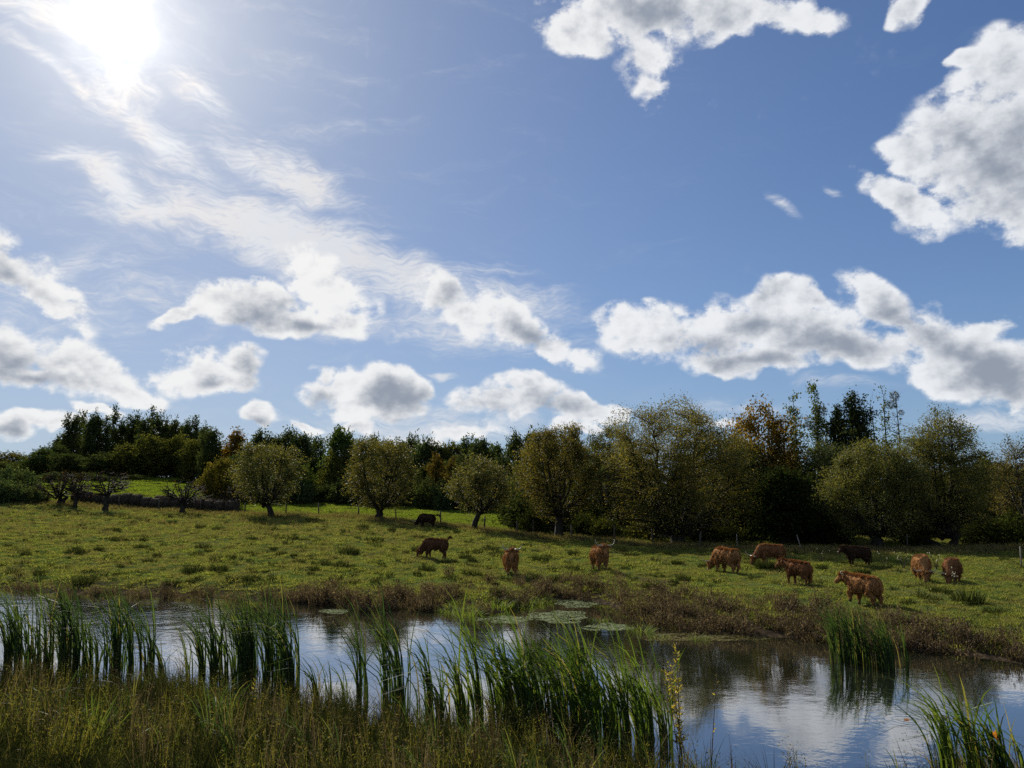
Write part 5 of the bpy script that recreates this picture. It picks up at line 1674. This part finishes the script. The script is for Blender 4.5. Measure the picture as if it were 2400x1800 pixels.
def build_details():
    S = 2400 / 2212
    rg = random.Random(9)
    # yellow willow shoot
    def shoot(px, by, ty, n, lean, text, lm, bark, seed, leaf, cat='sapling', name='willow_sapling', nl=46):
        rng = np.random.default_rng(seed)
        X, Y = on_water(px * S, by * S)
        z = max(float(ground(X, Y)), -0.05)
        h = top_z(px * S, ty * S, Y) - z
        t = thing(name, text, cat, (X, Y, z), 0)
        wood, lv = Geo(), Geo()
        for i in range(n):
            hh = h * (1.0 if i == 0 else rng.uniform(0.5, 0.85))
            o = np.array([rng.normal() * 0.05, rng.normal() * 0.05, -0.1]) if i else np.array([0, 0, -0.1])
            e = np.array([lean * hh + rng.normal() * 0.20 * (i > 0), rng.normal() * 0.08, hh])
            p = curve(o, (o + e) / 2 + np.array([rng.normal() * 0.04, 0, 0]), e, 9)
            tube(wood, p, np.linspace(0.011, 0.004, 9), 5)
            m = int(nl * hh / h)
            u = rng.uniform(1.5, 7.95, m)
            k = u.astype(int)
            f = (u - k)[:, None]
            P = p[k] * (1 - f) + p[k + 1] * f
            D = unit(rng.normal(size=(m, 3)) * np.array([1, 1, 0.3])) + np.array([0, 0, 0.7])
            diamonds(lv, P, D, rng.uniform(0.6, 1.2, m) * leaf[0], leaf[1], rng)
        link('stem', wood.mesh('shoot_stem', bark, True), t)
        link('leaves', lv.mesh('shoot_leaves', lm), t)
    YEL = leaf_mat('yellow_willow_leaf', [(0.0, (0.10, 0.11, 0.02)), (0.5, (0.28, 0.24, 0.03)), (1.0, (0.48, 0.36, 0.06))], 0.5, 0.4, 0.4)
    shoot(1468, 1640, 1392, 5, 0.0, 'yellow leafed willow sapling at the right end of the front reeds', YEL, TWIG, 401, (0.12, 0.028), nl=80)
    shoot(550, 1560, 1468, 3, 0.02, 'yellow green leafy shoot among the sedge under the widest reeds', YEL, TWIG, 402, (0.09, 0.022))
    shoot(1535, 1655, 1455, 1, 0.12, 'reddish bare twig leaning over the dark water', YEL, TWIG, 403, (0.08, 0.026), 'twig', 'bare_twig', 9)
    # stiff fan of iris leaves on the bank
    X, Y, Z = on_ground(215, 1760)
    rng = np.random.default_rng(404)
    g = Geo()
    n = 26
    blades(g, np.stack([rng.normal(size=n) * 0.05, rng.normal(size=n) * 0.05, np.full(n, -0.05)], -1), rng.uniform(0.5, 0.95, n), np.full(n, 0.018), rng.normal(size=n) * 0.35, np.full(n, 0.08), rng.normal(size=n) * 0.5, 4, rng.normal(size=n) * 0.5)
    o = link('iris_plant', g.mesh('iris_leaves', FRESH))
    o.location = (X, Y, Z)
    tag(o, 'stiff fan of pale green iris leaves on the lower left bank', 'iris')
    # bright grass tufts at the lower right edge
    for i, (px, py, s, text) in enumerate([(1745, 1722, 0.62, 'bright yellow green grass tuft at the lower picture edge in the pond'), (1905, 1745, 0.4, 'thin green grass tuft at the lower edge, middle of the right side'), (1990, 1748, 0.45, 'sparse grass tuft left of the lower right reeds'), (1640, 1770, 0.5, 'dark grass tuft at the lower edge right of the bare twig')]):
        X, Y = on_water(px * S, py * S)
        o = link('bank_tuft', tuft(410 + i, 150 if i == 0 else 60, 0.28, 0.4, 0.95, 0.012, FRESH if i < 2 else SEDGE, 3, (0.2, 0.8), 'bank_tuft'))
        o.location = (X, Y, max(float(ground(X, Y)), -0.1))
        o.scale = (s * 1.3, s, s)
        tag(o, text, 'grass tuft', 'grass tufts at the lower edge')
    # fluffy seed heads of withered thistles
    FLUFF = leaf_mat('seed_fluff', [(0.0, (0.12, 0.10, 0.075)), (1.0, (0.34, 0.30, 0.24))], 0.4, 0.8, 0.1)
    rng = np.random.default_rng(420)
    for i, (px, py, text) in enumerate([(740, 1762, 'fluffy grey seed head leftmost at the bottom of the bank'), (785, 1757, 'fluffy seed head second at the bottom of the bank'), (830, 1758, 'fluffy pale seed head right of the second'), (775, 1790, 'lowest fluffy seed head at the picture edge'), (802, 1796, 'fluffy seed head beside the lowest one')]):
        d = ray(px, py)
        Y = 13.2 + 0.25 * i
        s = Y / d.y
        top = Vector((d.x * s, Y, CAM_Z + d.z * s))
        z0 = float(ground(top.x, top.y))
        hh = max(0.25, top.z - z0)
        t = thing('thistle_plant', text, 'thistle', (top.x, top.y, z0), 0, 'withered thistles on the near bank')
        g = Geo()
        tube(g, [(0, 0, -0.05), (0.02, 0, hh * 0.5), (0, 0, hh)], [0.008, 0.007, 0.005], 5)
        link('stem', g.mesh('thistle_stem', TWIG, True), t)
        for k in range(3):
            g = Geo()
            c = np.array([rng.normal() * 0.055, rng.normal() * 0.04, hh + rng.normal() * 0.035])
            m = 150
            D = unit(rng.normal(size=(m, 3)))
            diamonds(g, np.tile(c, (m, 1)), D, rng.uniform(0.035, 0.075, m), 0.007, rng)
            link('seed_head', g.mesh('thistle_fluff', FLUFF), t)
    # pale seeding thistles in the pasture near the shade line
    WHITE = leaf_mat('white_fluff', [(0.0, (0.35, 0.35, 0.32)), (1.0, (0.7, 0.7, 0.66))], 0.4, 0.8, 0.1)
    for i, (px, py, n, text) in enumerate([(2117, 1332, 15, 'white seeding thistle left of the head on grazing cow'), (2195, 1335, 9, 'white seeding thistle between the two right grazing cows'), (1796, 1322, 14, 'white seeding thistle in front of the long rust cow'), (2072, 1330, 5, 'thin white flecked stalk right of the shaded cow'), (2238, 1376, 7, 'pale stalk in front of the last grazing cow'), (1925, 1318, 4, 'small white flecked stalk left of the shaded cow')]):
        X, Y, Z = on_ground(px, py)
        t = thing('pasture_thistle', text, 'thistle', (X, Y, Z), 0, 'pale thistles in the pasture')
        g, f = Geo(), Geo()
        for k in range(n):
            e = np.array([rng.normal() * 0.3, rng.normal() * 0.3, rng.uniform(0.45, 0.95)])
            tube(g, [(0, 0, -0.05), e * np.array([0.4, 0.4, 0.55]), e], [0.012, 0.009, 0.006], 4)
            m = 26
            diamonds(f, np.tile(e, (m, 1)), unit(rng.normal(size=(m, 3))), rng.uniform(0.03, 0.055, m), 0.02, rng)
        link('stalks', g.mesh('thistle_stalks', TWIG), t)
        link('seed_fluff', f.mesh('thistle_fluff', WHITE), t)
    # leaves come down from the trees
    DEAD = leaf_mat('dead_leaf', [(0.0, (0.36, 0.12, 0.02)), (1.0, (0.5, 0.2, 0.04))], 0.4, 0.5, 0.3)
    def leaf_mesh(L, curl):
        g = Geo()
        out = [(0, 0), (0.18, 0.22), (0.3, 0.16), (0.42, 0.34), (0.58, 0.24), (0.72, 0.26), (0.85, 0.12), (1.0, 0.0)]
        V, Q = [], []
        for u, w in out:
            for s in (-1, 0, 1):
                V.append(((u - 0.5) * L, s * w * L, curl * L * (w * abs(s)) * 1.4 + curl * L * (u - 0.5) ** 2))
        for k in range(len(out) - 1):
            a = k * 3
            Q += [(a, a + 1, a + 4, a + 3), (a + 1, a + 2, a + 5, a + 4)]
        g.add(V, Q)
        tube(g, [(-0.5 * L, 0, 0.01), (-0.8 * L, 0.02 * L, 0.02 * L)], [0.02 * L, 0.014 * L], 5)
        return g.mesh('fallen_leaf', DEAD, True)
    X, Y = on_water(2125, 1687)
    o = link('fallen_leaf', leaf_mesh(0.16, 0.10))
    o.location = (X, Y, 0.008)
    o.rotation_euler = (0, 0, 0.6)
    tag(o, 'small orange leaf floating on the pond inside rings of ripples', 'leaf', 'fallen leaves')
    X, Y = on_water(2140 * S, 1722 * S)
    d = ray(2330, 1728)
    yy = Y + 0.05
    s = yy / d.y
    o = link('fallen_leaf', leaf_mesh(0.26, 0.55))
    o.location = (d.x * s, yy, CAM_Z + d.z * s)
    o.rotation_euler = (1.0, 0.5, 0.4)
    tag(o, 'curled orange brown leaf caught in the lower right reeds', 'leaf', 'fallen leaves')

build_details()
